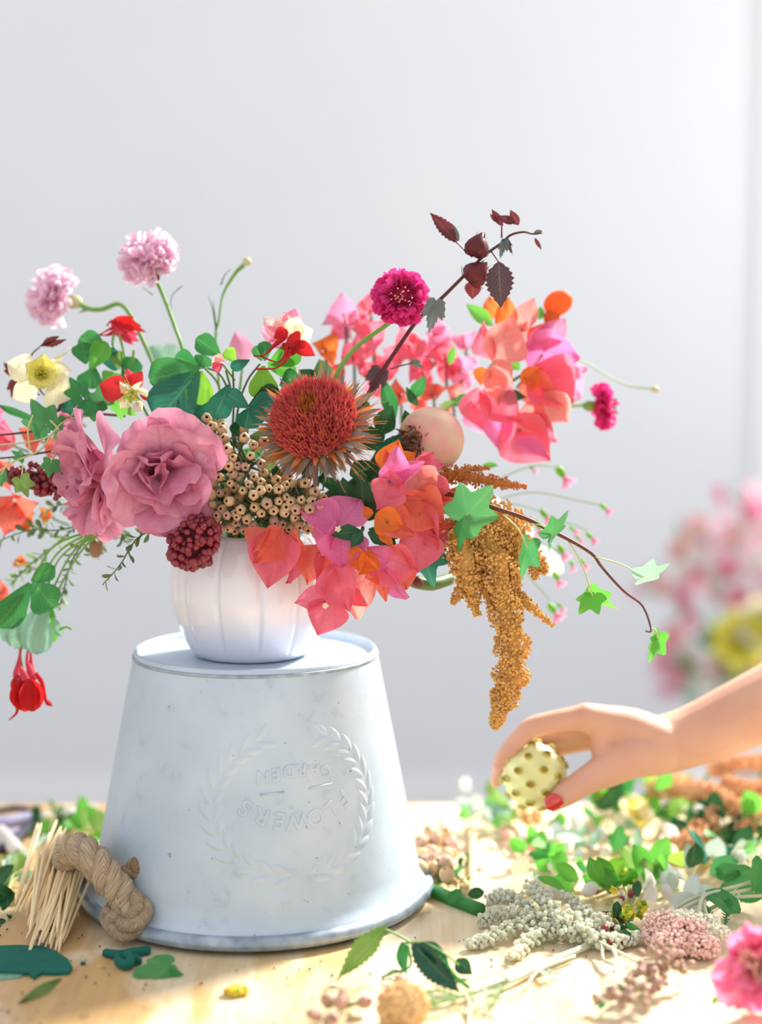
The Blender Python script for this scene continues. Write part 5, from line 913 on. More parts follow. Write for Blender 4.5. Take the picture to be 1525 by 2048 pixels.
ring, rf = lathe([(.0, .0006), (.0016, .0004), (.0022, .0009), (.0030, .0012), (.0040, .0004), (.0044, -.001)], 10)
EYE = bpy.data.meshes.new('eye'); EYE.from_pydata(ring, [], rf); EYE.materials.append(MATS['fruit_eye']); EYE.materials.append(MATS['fruit_eye_ring'])
for i, p in enumerate(EYE.polygons): p.material_index = 0 if i < 30 else 1
EYE.polygons.foreach_set('use_smooth', [True] * len(EYE.polygons))
for i, e in enumerate(eyes): inst('eye', EYE, mtx(A(fc) + e * FR * 1.016 * (1 + .03 * abs(np.dot(e, fa))), e, (1.0 + .3 * RNG.random(), .95, 1)), ft)

# ------------------------------------------------------------------ on the table
def Z(px, py, z=0.0): return TB(px, py, z / 100.0)
# wooden picks
V, F = lathe([(.0, 0), (.0006, .002), (.00135, .010), (.00145, .06), (.00135, .108), (.0006, .115), (0, .117)], 7); PICK = bpy.data.meshes.new('wooden_pick'); PICK.from_pydata(V, [], F); PICK.materials.append(MATS['pick_wood']); PICK.polygons.foreach_set('use_smooth', [True] * len(PICK.polygons))
rg = np.random.default_rng(17)
for i in range(58):
    row = i % 4; tipx = rg.uniform(48, 128) if row else rg.uniform(30, 80); tipy = [1838, 1862, 1884, 1902][row] + rg.uniform(-16, 8) - (20 if tipx < 55 else 0); z0 = [2.0, 1.3, .6, .1][row]
    tip = A(Z(tipx, tipy, z0 + .15)); fan = rg.normal(0, .07) + (82 - tipx) * .0012; d = nrm(np.array([fan, 1.0, rg.uniform(.30, .42)])); o = bpy.data.objects.new('wooden_pick', PICK); COL.objects.link(o); o.matrix_world = mtx(tip, d, (1.15, 1.15, rg.uniform(.9, 1.08)))
    o['label'] = 'pointed pale wooden pick in the heap beside the bucket'; o['category'] = 'wooden pick'; o['group'] = 'wooden picks heaped beside the rope handle'
solo('wooden_pick', *tube([Z(152, 1806, .3), Z(158, 1834, .2)], (.0012, .0004), 6, 6), 'pick_wood', 'lone pick tip lying beside the zinc rim behind the rope', 'wooden pick', Z(152, 1806), 'wooden picks heaped beside the rope handle')
def slab(name, pix, th, m, label, cat, group=None, zf=None, wav=.0):
    """flat cut piece lying on the table, given by its outline in pixels"""
    rg = np.random.default_rng(len(label)); bot = [A(Z(x, y, 0.03 + (zf or 0))) for x, y in pix]; top = [b + np.array([0, 0, th + wav * rg.random()]) for b in bot]; c0 = sum(bot) / len(bot); n = len(pix); V = bot + top + [c0, c0 + np.array([0, 0, th * 1.3])]; F = []
    for i in range(n): j = (i + 1) % n; F += [(i, j, n + j, n + i), (2 * n, j, i), (2 * n + 1, n + i, n + j)]
    return solo(name, V, F, m, label, cat, c0, group, False)
slab('felt_strip', [(-30, 1898), (40, 1896), (84, 1898), (112, 1908), (136, 1924), (145, 1940), (138, 1950), (104, 1952), (84, 1950), (68, 1960), (58, 1952), (-30, 1948)], .003, 'felt', 'wide dark teal felt strip lying in front of the wooden picks', 'felt', 'dark teal felt scraps')
slab('felt_strip', [(-20, 1950), (50, 1948), (40, 1956), (-20, 1964)], .001, 'leaf_grey', 'pale grey green leaf edge under the wide teal strip', 'leaf')
f2 = thing('felt_knot', 'small knotted dark teal felt band near the bucket rim', 'felt', Z(255, 1912), 'dark teal felt scraps')
for pts, w in (([(210, 1906, .3), (240, 1909, .5), (270, 1904, .5), (299, 1900, .4)], .0038), ([(240, 1908, .6), (238, 1922, .5), (254, 1930, .5), (262, 1916, .8), (250, 1908, 1.0)], .0042), ([(258, 1912, .7), (274, 1916, .5), (278, 1924, .4)], .003)): stem(f2, [Z(*p) for p in pts], (w, w * 1.1, w), 'felt', 'band', 8, 20)
solo('felt_dot', *lathe([(0, .002), (.002, .002), (.0024, .0012), (.002, 0), (0, 0)], 10, tuple(Z(166, 1929, .02))), 'felt', 'tiny round teal felt dot between the teal pieces', 'felt', Z(166, 1929), 'dark teal felt scraps')
def tleaf(name, label, items, foot, cat='leaf', group=None, stems=(), sm='stem_green', part='leaflet', prof='ovate', sr=.0012):
    t = thing(name, label, cat, Z(*foot), group)
    for it in items:
        b, q, w, m = it[:4]; kw = it[4] if len(it) > 4 else {}; B(t, b, q, w, m, kw.get('roll', RNG.uniform(-20, 20)), kw.get('cup', .3), kw.get('curl', .12), kw.get('prof', prof), part, kw.get('ruf', .05), pt=Z, serr=kw.get('serr', 0))
    for s in stems: stem(t, [Z(*p) for p in s], (sr, sr * .8), sm)
    return t
t = thing('fallen_leaf', 'light green lobed leaf lying on the table before the bucket', 'leaf', Z(300, 1945)); V, F = lobed(Z(336, 1930, .8), Z(262, 1948, .4), (-.1, -.6, .8), CLOVER, .55, .2, .1); mesh('leaf', V, F, 'leaf_ivy', t); B(t, (334, 1944, .3), (366, 1950, .3), 20, 'leaf_green', 10, pt=Z, name='leaf_tip')
tleaf('fallen_leaf', 'narrow green leaf lying below the wide teal strip', [((124, 1958, .5), (44, 2002, .4), 24, 'leaf_small', {'prof': 'lance', 'roll': 0})], (84, 1980, 0))
tleaf('leaf_scrap', 'torn green leaf scrap lying across the wooden picks', [((138, 1838, 1.2), (92, 1862, 1.4), 14, 'leaf_dark', {'prof': 'lance'}), ((98, 1856, 1.4), (78, 1880, 1.0), 14, 'leaf_dark', {'prof': 'lance'})], (110, 1850, 0))
tleaf('lilac_petal', 'crumpled lilac petal at the foot of the picks', [((76, 1890, .3), (98, 1868, .8), 24, 'lilac_petal'), ((78, 1876, .2), (84, 1894, .2), 14, 'lilac_petal')], (80, 1890, 0), 'petal')
tleaf('leaf_sprig', 'drooping green leaf and glossy dark leaves on a cut twig before the bucket', [
   ((775, 1850, 4.0), (672, 1958, .6), 54, 'leaf_olive', {'roll': 22, 'prof': 'lance', 'curl': .06, 'serr': 12}), ((806, 1884, 2.6), (808, 1944, 1.0), 34, 'leaf_green', {'roll': 30, 'prof': 'lance'}), ((826, 1888, 3.0), (914, 1984, .5), 62, 'leaf_glossy', {'roll': 14, 'serr': 12}), ((842, 1886, 3.2), (902, 1934, 1.8), 40, 'leaf_glossy', {'roll': -24}), ((860, 1890, 3.2), (930, 1982, .5), 18, 'leaf_green', {'prof': 'lance', 'roll': 50}), ((914, 1918, 1.4), (944, 1950, .3), 36, 'leaf_glossy', {'roll': 20})],
   (830, 1920, 0), 'leaves', None, [[(770, 1858, 4.0), (800, 1872, 3.2), (826, 1888, 2.6)], [(812, 1886, 2.8), (850, 1886, 3.2), (890, 1908, 2.6), (918, 1930, 1.2)], [(816, 1890, 2.6), (822, 1930, .9), (800, 1942, .3), (768, 1954, .2)]], 'stem_green', 'leaf')
def buds(par, ctr, n, r, seed, m=BUD, z0=.3, sc=1.15, up=1.0):
    rg = np.random.default_rng(seed); c = A(ctr)
    for i in range(n):
        d = nrm(rg.normal(size=3) + np.array([0, -.5, up])); d[2] = abs(d[2]) * .9; inst('bud', m, mtx(c + d * r * rg.uniform(.5, 1) * np.array([1.2, 1, .8]), nrm(d + rg.normal(size=3) * .3), sc * rg.uniform(.8, 1.1)), par)
t = thing('woody_bud_sprig', 'small cut sprig of brown buds with a curled dry stem, below the drooping leaf', 'berries', Z(680, 2030)); buds(t, Z(665, 2034, .5), 7, .016, 1, BUD2); buds(t, Z(716, 2006, .7), 1, .004, 2, BUD2, sc=1.5); spx(t, [(690, 2010, .5), (700, 1996, .8), (722, 1976, 1.2), (752, 1980, 1.0)], .0007, 'stem_twig', 'dry_stem', Z); spx(t, [(650, 2044, .4), (690, 2014, .5), (716, 2006, .6)], .0016, 'bud_stem', 'stem', Z)
for b, q in (((660, 2000, .8), (648, 1990, 1.2)), ((668, 2004, .8), (690, 1998, 1.2)), ((694, 2016, .6), (704, 2004, 1.0)), ((670, 2010, .8), (656, 2012, 1.2))): B(t, b, q, 10, 'leaf_small', pt=Z, name='leaf')
t = thing('woody_bud', 'single brown bud on a mossy twig next to the peach flower head', 'berries', Z(800, 1962)); inst('bud', BUD2, mtx(Z(800, 1950, 1.1), AX(.1, -.35, .8), 1.35), t); spx(t, [(764, 1956, .3), (786, 1942, .5), (806, 1944, .6)], .0013, 'bud_stem', 'stem', Z)
def knob(name, label, c, r, m, n, seed, foot, cat='flower', sm=None, flat=.8, bump=.002, group=None):
    t = thing(name, label, cat, foot, group); rg = np.random.default_rng(seed); ac = Acc(); c = A(c); ac.add(*ball(c, (r[0] * .85, r[1] * .85, r[2] * .85), (0, 0, 1), 8, 12))
    for i in range(n): d = nrm(rg.normal(size=3)); ac.add(*octa(c + d * np.array(r) * rg.uniform(.85, 1.05), bump * rg.uniform(.6, 1.2), rg))
    mesh('florets', *ac.out(), m, t, False, kind='stuff'); return t
t = knob('yarrow_bloom', 'peach coloured dense yarrow flower head lying on the table', Z(806, 2012, 1.6), (.0195, .018, .0175), 'yarrow_peach', 700, 4, Z(806, 2030), bump=.0026); spx(t, [(840, 1998, 1.2), (870, 2000, .8)], .002, 'stem_green', 'stem', Z)
t = knob('yellow_floret', 'small yellow green floret cluster lying alone before the bucket', Z(472, 1982, .35), (.010, .006, .0035), 'crumb_yellow', 60, 5, Z(472, 1984), bump=.0022); B(t, (470, 1980, .6), (480, 1986, .5), 10, 'leaf_lime', pt=Z, name='leaf')
# feathery yarrow leaves
def feather(par, pts, n, L, m, seed, pt=Z, r=.0009):
    rg = np.random.default_rng(seed); c = smooth_path([pt(*p) for p in pts], 50); stem(par, c[::5] + [c[-1]], (r, r * .6), m); ac = Acc()
    for i in range(n):
        j = int((i + .5) / n * 48); t = nrm(c[j + 1] - c[j]); s = nrm(np.cross(t, np.array([0, 0, 1.]))) * (1 if i % 2 else -1); e = nrm(s + t * .5 + np.array([0, 0, .5]) + rg.normal(size=3) * .2) * L * math.sin(math.pi * (.1 + .85 * i / n)); ac.add(*blade(c[j], c[j] + e, L * .3, np.array([0, -.4, 1.]), 'lance', 3, 1))
    mesh('leaflets', *ac.out(), m, par)
t = thing('cut_yarrow', 'grey green cut yarrow stem with feathery leaves lying on the table', 'stem', Z(1180, 1890)); spx(t, [(860, 2008, .4), (930, 1990, .5), (1020, 1962, .6), (1090, 1928, .6), (1180, 1890, .5)], (.0020, .0024, .0030, .0032), 'stem_sage', 'stem', Z, 8); spx(t, [(1010, 2000, .3), (1050, 1975, .5), (1080, 1940, .6), (1150, 1912, .5)], (.0009, .0016), 'stem_sage', 'stem', Z)
for i, s in enumerate(([(960, 1980, .6), (900, 2000, .9), (850, 2020, .6)], [(980, 1972, .6), (960, 2006, .6), (930, 2016, .4)], [(1010, 1966, .7), (990, 2000, .7), (978, 2022, .4)], [(1020, 1960, .8), (990, 1948, 1.4), (950, 1960, 1.2)], [(920, 1992, .6), (870, 1984, 1.2), (846, 1994, 1.0)], [(1080, 1940, .6), (1100, 1950, .6), (1120, 1944, .4)])): feather(t, s, 30, .008, ('leaf_olive', 'stem_sage')[i % 2], 20 + i)
spx(t, [(900, 2010, .4), (930, 1990, .9), (940, 2020, .5), (936, 2070, .2)], (.001, .0016), 'stem_sage', 'stem', Z)
# white sage flower spikes
GS = 'white bead-flowered spikes on the table'
bl = Acc(); rg = np.random.default_rng(2)
for k_ in range(7): q_ = nrm(rg.normal(size=3)) * .0017; bl.add(*ball(q_, .0016, nrm(rg.normal(size=3)), 4, 5))
V, F = bl.out(); BEAD = bpy.data.meshes.new('flower_bead'); BEAD.from_pydata(V, [], F); BEAD.polygons.foreach_set('use_smooth', [True] * len(BEAD.polygons)); BEAD.materials.append(MATS['sage_bud'])
def spike(label, pts, n, r, seed, s=1.0):
    t = thing('white_flower_spike', label, 'flower', Z(pts[-1][0], pts[-1][1], 0), GS); rg = np.random.default_rng(seed); c = smooth_path([Z(*p) for p in pts], 40); stem(t, c[::5], .0014, 'stem_sage')
    n = int(n * 2.0)
    for i in range(n):
        j = int((i + .5) / n * 38); q = nrm(c[j + 1] - c[j]); x, y, _ = frame(q); a = i * 2.4; d = x * math.cos(a) + y * math.sin(a); rr = r * (.4 + .6 * j / 38) * rg.uniform(.35, 1.15); p = c[j] + d * rr; p[2] = max(p[2], .0035); inst('flower_bead', BEAD, mtx(p, d, s * rg.uniform(.75, 1.15)), t)
spike('white bead flower spike pointing to the bucket, longest of the bunch', [(940, 1892, .5), (985, 1872, .9), (1060, 1850, 1.2), (1180, 1868, 1.4)], 44, .010, 1); spike('white bead flower spike lying over the green stem', [(975, 1800, 1.2), (1030, 1795, 1.8), (1080, 1830, 1.8), (1180, 1868, 1.4)], 50, .013, 2); spike('white bead flower spike in the front of the bunch', [(1022, 1914, .6), (1060, 1880, .9), (1110, 1858, 1.2), (1190, 1870, 1.2)], 40, .010, 3)
spike('white bead flower spike rising in the middle of the bunch', [(1060, 1770, 2.4), (1090, 1800, 2.4), (1120, 1830, 2), (1190, 1870, 1.2)], 46, .012, 4); spike('white bead flower spike turned towards the pink yarrow', [(1284, 1872, .8), (1250, 1880, .8), (1210, 1884, .9), (1170, 1870, 1.0)], 40, .009, 5, 1.1); spike('white bead flower spike lying flat across the bunch', [(960, 1840, .8), (1010, 1830, 1.2), (1100, 1846, 1.4), (1220, 1856, 1.2)], 48, .012, 6); spike('white bead flower spike nearest the leafy sprig', [(1130, 1790, 1.8), (1160, 1815, 1.8), (1190, 1840, 1.4), (1230, 1870, 1.0)], 36, .010, 7)
# bud cluster with branching stems in front
t = thing('woody_bud_sprig', 'cut branching sprig with two clusters of rosy brown buds before the white spikes', 'berries', Z(1200, 1885))
for s in ([(1200, 1885, 1.2), (1240, 1905, 1.6), (1280, 1925, 1.6), (1310, 1925, 1.6)], [(1225, 1895, 1.6), (1240, 1930, 1.8), (1250, 1960, 1.6), (1270, 1985, 1.4)], [(1250, 1960, 1.5), (1225, 1990, 1.2), (1214, 2000, 1)], [(1276, 1922, 1.6), (1290, 1950, 1.6), (1300, 1965, 1.4)], [(1205, 1890, 1.2), (1208, 1920, .8), (1230, 1930, .6)]): spx(t, s, (.0016, .0011), 'stem_sage', 'stem', Z)
for c, n, r, sd_ in ((Z(1322, 1932, 1.6), 26, .022, 1), (Z(1300, 1968, 1.2), 16, .016, 2), (Z(1262, 1992, 1.2), 14, .016, 3), (Z(1222, 2004, .9), 7, .010, 4)): buds(t, c, int(n * 1.3), r * .85, sd_, BUD3, sc=.72, up=.6)
for b, q in (((1206, 2000, .6), (1186, 2012, .3)), ((1212, 2004, .6), (1196, 2020, .3)), ((1250, 1985, 1.8), (1244, 1974, 2.2))): B(t, b, q, 12, 'leaf_green', pt=Z, name='leaf')
# pink bloom in the corner
t = thing('carnation', 'bright pink ruffled bloom with a paler heart lying at the front of the table', 'flower', Z(1500, 2000)); c = Z(1516, 1930, 4.0); CAR = [(7, 1.2, 40, 92, .9, .1, .16, 'carnation'), (7, 1.05, 30, 80, .8, .2, .2, 'carnation'), (7, .9, 22, 66, .7, .3, .22, 'carnation'), (6, .84, 16, 58, .6, .35, .25, 'carnation_heart'), (6, .74, 10, 44, .5, .4, .28, 'carnation_heart'), (5, .64, 4, 30, .42, .4, .3, 'carnation_heart'), (4, .54, 0, 14, .34, .4, .3, 'carnation_heart')]
bloom(t, c, AX(-.10, .12, .95), M(90, c), CAR, 51, 'carnation_heart', .12, .03); B(t, (1438, 1995, .6), (1424, 2008, .2), 14, 'leaf_bright', pt=Z, name='leaf'); stem(t, [A(c), A(c) + np.array([.03, .05, -.02]), A(Z(1600, 1900, .3))], .002)
# pink yarrow, white yarrow
def yarrow(label, heads, m, stems, foot, seed):
    t = thing('yarrow', label, 'flower', Z(*foot)); rg = np.random.default_rng(seed)
    for (px, py, z, r) in heads:
        c = A(Z(px, py, z)); ac = Acc()
        for i in range(420): d = rg.normal(size=3); d = nrm(d); ac.add(*octa(c + d * np.array([r, r * .8, r * .6]) * rg.uniform(.6, 1.0), .0019 * rg.uniform(.6, 1.3), rg))
        mesh('flower_head', *ac.out(), m, t, False, kind='stuff')
    for s in stems: spx(t, s, (.0022, .0016), 'stem_sage', 'stem', Z)
    return t
yarrow('pale pink fluffy yarrow heads beside the bright pink bloom', [(1330, 1850, 1.6, .022), (1376, 1868, 1.6, .024), (1350, 1886, 1.2, .020), (1404, 1890, 1.2, .018), (1318, 1872, 1, .016)], 'celosia', [[(1350, 1880, 1), (1400, 1830, 1.2), (1480, 1790, 1.6)]], (1480, 1790, 0), 6)
yarrow('cream white yarrow heads on silvery stems behind the bright pink bloom', [(1370, 1842, 2, .016), (1405, 1850, 2, .018), (1430, 1866, 1.8, .014), (1345, 1836, 1.8, .012)], 'yarrow_white', [[(1395, 1850, 1.6), (1400, 1815, 2.2), (1412, 1790, 2.6), (1460, 1776, 3), (1560, 1750, 3)], [(1420, 1850, 1.6), (1412, 1800, 2.2), (1470, 1785, 2.6), (1560, 1768, 2.6)], [(1350, 1830, 1.6), (1390, 1806, 2), (1440, 1796, 2.2), (1560, 1790, 2.2)], [(1330, 1830, 1.4), (1380, 1800, 1.8), (1420, 1786, 2.4)]], (1560, 1770, 0), 7)
t = thing('feather_leaf', 'upright feathery green leaf behind the bright pink bloom', 'leaf', Z(1450, 1850)); feather(t, [(1452, 1850, .5), (1455, 1820, 1.5), (1458, 1796, 2.4)], 22, .007, 'leaf_green', 5); feather(t, [(1430, 1846, .6), (1420, 1826, 1.4), (1412, 1812, 2)], 16, .006, 'leaf_green', 6)
# leafy sprigs
def leafy(label, ctr, n, spread, L, mats_, seed, foot, name='leafy_sprig', group='leafy green sprigs on the table', up=.5):
    t = thing(name, label, 'leaves', Z(*foot), group); rg = np.random.default_rng(seed); f = A(Z(*foot)); 
    for i in range(n):
        c = A(Z(ctr[0] + rg.normal(0, spread[0]), ctr[1] + rg.normal(0, spread[1]), ctr[2] * rg.uniform(.5, 1.4))); d = nrm(rg.normal(size=3) + np.array([0, -.2, up])); e = c + d * L * rg.uniform(.7, 1.2); c[2] = max(c[2], .003); e[2] = max(e[2], .003)
        V, F = blade(c, e, L * rg.uniform(.5, .7), nrm(rg.normal(size=3) * .6 + A(AX(0, .3, 1))), 'round', 6, 2, .3, .12, .06, 0, rg); mesh('leaf', V, F, mats_[i % len(mats_)], t)
        if i % 3 == 0: stem(t, [c, (c + f) / 2 + np.array([0, 0, .004]), f], .0009, 'stem_olive' if False else 'stem_pale', n=8)
    return t
leafy('bright green rounded leaves on a pinkish stem rising from the litter', (1262, 1745, 2.2), 26, (34, 30), .030, ['leaf_bright', 'leaf_bright', 'leaf_olive', 'leaf_lime'], 1, (1262, 1815, .3)); leafy('green rounded leaves beside the white bead spikes', (1130, 1745, 1.6), 18, (28, 26), .026, ['leaf_bright', 'leaf_green', 'leaf_bright'], 2, (1140, 1800, .3)); leafy('silver white felted leaves lying beside the bright green sprig', (1355, 1755, 1.4), 14, (30, 22), .028, ['leaf_silver'], 3, (1370, 1790, .3)); leafy('green and silver leaves in front of the orange amaranth', (1450, 1745, 2.0), 10, (26, 18), .034, ['leaf_green', 'leaf_ivy', 'leaf_silver'], 4, (1470, 1790, .3)); leafy('silver white leaf pair at the right end of the litter', (1496, 1720, 1.8), 7, (20, 10), .026, ['leaf_silver'], 5, (1520, 1750, .3))
leafy('dark green leaves under the reaching hand', (1210, 1600, 3.0), 10, (24, 14), .045, ['leaf_green', 'leaf_dark', 'leaf_bright'], 6, (1215, 1660, .3)); leafy('pale green leaves at the back of the table beside the fruit', (1000, 1620, 2.0), 24, (38, 16), .026, ['leaf_grey', 'leaf_bright', 'leaf_olive', 'leaf_silver'], 7, (1010, 1660, .3)); leafy('mixed green leaves heaped behind the leafy sprig', (1160, 1668, 1.8), 26, (60, 22), .028, ['leaf_green', 'leaf_grey', 'leaf_bright', 'leaf_silver'], 8, (1180, 1700, .3)); leafy('dark green leaves under the orange amaranth branches', (1440, 1660, 2.0), 34, (60, 34), .034, ['leaf_dark', 'leaf_green', 'leaf_blue', 'leaf_dark'], 9, (1450, 1710, .3)); leafy('lime leaves behind the orange amaranth', (1370, 1590, 4.0), 16, (50, 14), .03, ['leaf_bright', 'leaf_lime'], 10, (1380, 1640, .3)); leafy('green leaves at the right edge of the litter', (1510, 1620, 3.0), 16, (30, 40), .03, ['leaf_green', 'leaf_bright'], 11, (1520, 1680, .3)); leafy('small green leaves between the cream sticks', (915, 1760, .6), 8, (20, 26), .018, ['leaf_dark', 'leaf_green'], 12, (920, 1770, .2)); leafy('olive leaves in the yellow berry cluster', (1240, 1850, 1.2), 10, (20, 18), .02, ['leaf_dark', 'leaf_small', 'leaf_green'], 13, (1245, 1870, .2))
# loose white petals and buds in the litter
rg = np.random.default_rng(23)
spots = [(1205, 1655), (1230, 1640), (1190, 1668), (1212, 1690), (1250, 1650), (1262, 1672), (1276, 1640), (1245, 1690), (1290, 1660), (1300, 1690), (1330, 1650), (1345, 1668), (1402, 1612), (1412, 1600), (1430, 1614), (1440, 1602), (1515, 1612), (1490, 1600), (1395, 1630), (1408, 1645), (1070, 1672), (1045, 1660), (1092, 1668), (1015, 1690), (980, 1680), (1130, 1690), (1155, 1650), (1110, 1720), (1060, 1705), (1165, 1735), (1180, 1765), (1300, 1770), (1320, 1795), (1335, 1770), (1290, 1800), (1150, 1780), (1110, 1770), (940, 1595), (925, 1562), (1470, 1690), (1350, 1700), (1230, 1720), (1075, 1752), (1000, 1760), (1030, 1740)]
for i, (px, py) in enumerate(spots):
    z = 1.0 + (1.6 if py < 1620 else 0) + rg.uniform(0, 1); c = A(Z(px, py + 14, z)); d = nrm(rg.normal(size=3) + np.array([0, -.3, .6])); L = rg.uniform(.014, .024)
    if i % 3: V, F = blade(c, c + d * L, L * .75, A(AX(rg.normal() * .4, .5, .8)), 'round', 6, 2, .5, .15, .08, 0, rg); solo('loose_petal', V, F, 'white_petal' if i % 4 else 'cream', 'loose white petal scattered in the leafy litter on the table', 'petal', c, 'loose white petals in the litter')
    else: solo('loose_bud', *ball(c, (L * .32, L * .32, L * .45), d, 7, 9), 'white_bud', 'loose rounded white bud scattered in the leafy litter', 'bud', c, 'loose white buds in the litter')
# yellow flowers in the litter
def yell(label, ctr, n, r, seed, m=('lemon', 'cream'), foot=None):
    t = thing('yellow_flower', label, 'flower', Z(ctr[0], ctr[1] + 20, 0)); rg = np.random.default_rng(seed)
    for i in range(n):
        c = A(Z(ctr[0] + rg.normal(0, ctr[3]), ctr[1] + rg.normal(0, ctr[3] * .6), ctr[2] * rg.uniform(.6, 1.3))); a = nrm(rg.normal(size=3) * .5 + A(AX(0, .5, .8)))
        for k in range(5): V, F = curled_petal(c, a, k * 1.2566 + i, r, r * .8, 20, 70, 'round', .2, .1, 5, 2); mesh('petal', V, F, m[(i + k) % len(m)], t)
        mesh('centre', *ball(c, r * .2, a), 'crumb_yellow', t)
    return t
yell('soft yellow blossoms beneath the wrist', (1285, 1632, 2.6, 22), 5, .026, 1); yell('golden yellow blossoms under the orange amaranth', (1430, 1706, 1.4, 18), 7, .012, 2, ('crumb_yellow', 'lemon')); yell('tiny yellow and green blossoms by the pink yarrow', (1262, 1832, 1.6, 12), 8, .009, 3, ('crumb_yellow', 'leaf_lime')); yell('tan yellow blossoms behind the pale leaves', (1060, 1636, 2, 14), 4, .016, 4, ('yarrow_peach', 'cream')); yell('yellow specks amid the bright green sprig', (1262, 1750, 2.6, 30), 7, .007, 5, ('lemon', 'crumb_yellow'))
t = thing('berry_cluster', 'cluster of small pale and dark berries by the pink yarrow', 'berries', Z(1232, 1850)); rg = np.random.default_rng(3)
for i in range(26): inst('berry', BEAD if i % 2 else BERRY, mtx(Z(1234 + rg.normal(0, 14), 1830 + rg.normal(0, 16), rg.uniform(.5, 1.8)), (0, 0, 1), rg.uniform(.8, 1.2)), t)
# orange amaranth lying at the back right
t = thing('cut_amaranth', 'thick orange amaranth tails lying over the leaves at the back right', 'flower', Z(1440, 1690))
for i, (pts, rads, n) in enumerate([([(1300, 1585, 3), (1340, 1572, 4), (1390, 1584, 4.4), (1436, 1586, 4.2)], (.012, .015, .015, .012), 360), ([(1440, 1584, 4.4), (1425, 1620, 3.4), (1400, 1665, 2.2), (1375, 1690, 1.6), (1330, 1692, 1.2)], (.011, .012, .013, .013, .008), 480), ([(1436, 1590, 4.4), (1470, 1615, 3.8), (1498, 1640, 3)], (.010, .012, .010), 240), ([(1540, 1604, 3.6), (1500, 1638, 3), (1490, 1680, 1.6), (1478, 1690, 1.2)], (.012, .013, .012, .006), 330), ([(1450, 1568, 5), (1490, 1584, 4.6), (1560, 1578, 4.6)], (.012, .014, .014), 280), ([(1420, 1540, 6), (1470, 1530, 6.4), (1560, 1520, 6.4)], (.010, .012, .012), 240)]): tassel(t, pts, rads, 'amaranth_orange', n, .0026, 120 + i, pt=Z)
spx(t, [(1408, 1672, 1.8), (1450, 1655, 2), (1490, 1640, 2)], .003, 'stem_pale', 'stem', Z)
# thick green stem, cream sticks and twigs beside the bucket
solo('green_cutting', *tube([Z(868, 1782, .5), Z(905, 1798, .5), Z(962, 1820, .5)], .0068, 12, 8), 'leaf_green', 'thick fresh green cut stem lying against the bucket rim', 'stem', Z(905, 1800))
for i, (pts, r, m, lab) in enumerate([([(942, 1640, .6), (946, 1700, .6), (944, 1790, .5)], .0042, 'stem_straw', 'long cream peeled stick lying towards the bucket'), ([(868, 1700, .8), (905, 1740, .6), (940, 1774, .4)], .0034, 'stem_straw', 'short cream stick lying by the green stem'), ([(830, 1655, .8), (846, 1690, .8), (838, 1705, .6)], .0038, 'stem_straw', 'bent cream stick touching the bucket'), ([(1004, 1660, .8), (1030, 1684, 1), (1070, 1694, 1.2), (1108, 1668, 2)], .0044, 'blush', 'pale pink curved stick in the litter'), ([(1020, 1650, 1), (1060, 1690, .8), (1090, 1700, .6)], .003, 'stem_twig', 'brown twig in the litter under the fruit'), ([(1140, 1660, 1), (1180, 1690, .8), (1210, 1700, .6)], .0028, 'blush', 'pale pink twig in the litter by the leafy sprig'), ([(1190, 1786, .5), (1225, 1768, .8), (1260, 1750, 1)], .0034, 'stem_twig', 'brown twig under the bright green sprig'), ([(880, 1650, .6), (900, 1668, .5), (915, 1700, .5)], .004, 'blush', 'pinkish curl of peel behind the bucket')]): solo('cut_stick', *tube([Z(*p) for p in pts], (r * .8, r, r * .8), 8, 18), m, lab, 'stick', Z(*pts[1]), 'cut sticks and twigs')
t = thing('dried_bud_heap', 'heap of dry cream and pinkish buds at the right side of the bucket', 'berries', Z(868, 1720)); rg = np.random.default_rng(31)
for i in range(34): inst('bud', BUD2 if i % 2 else BUD, mtx(Z(874 + rg.normal(0, 15), 1712 + rg.normal(0, 24), rg.uniform(.8, 2)), nrm(rg.normal(size=3) + np.array([0, -.4, .6])), rg.uniform(1.1, 1.7)), t)
spx(t, [(850, 1690, 1), (870, 1720, 1), (905, 1745, .4)], .002, 'stem_sage', 'stem', Z)
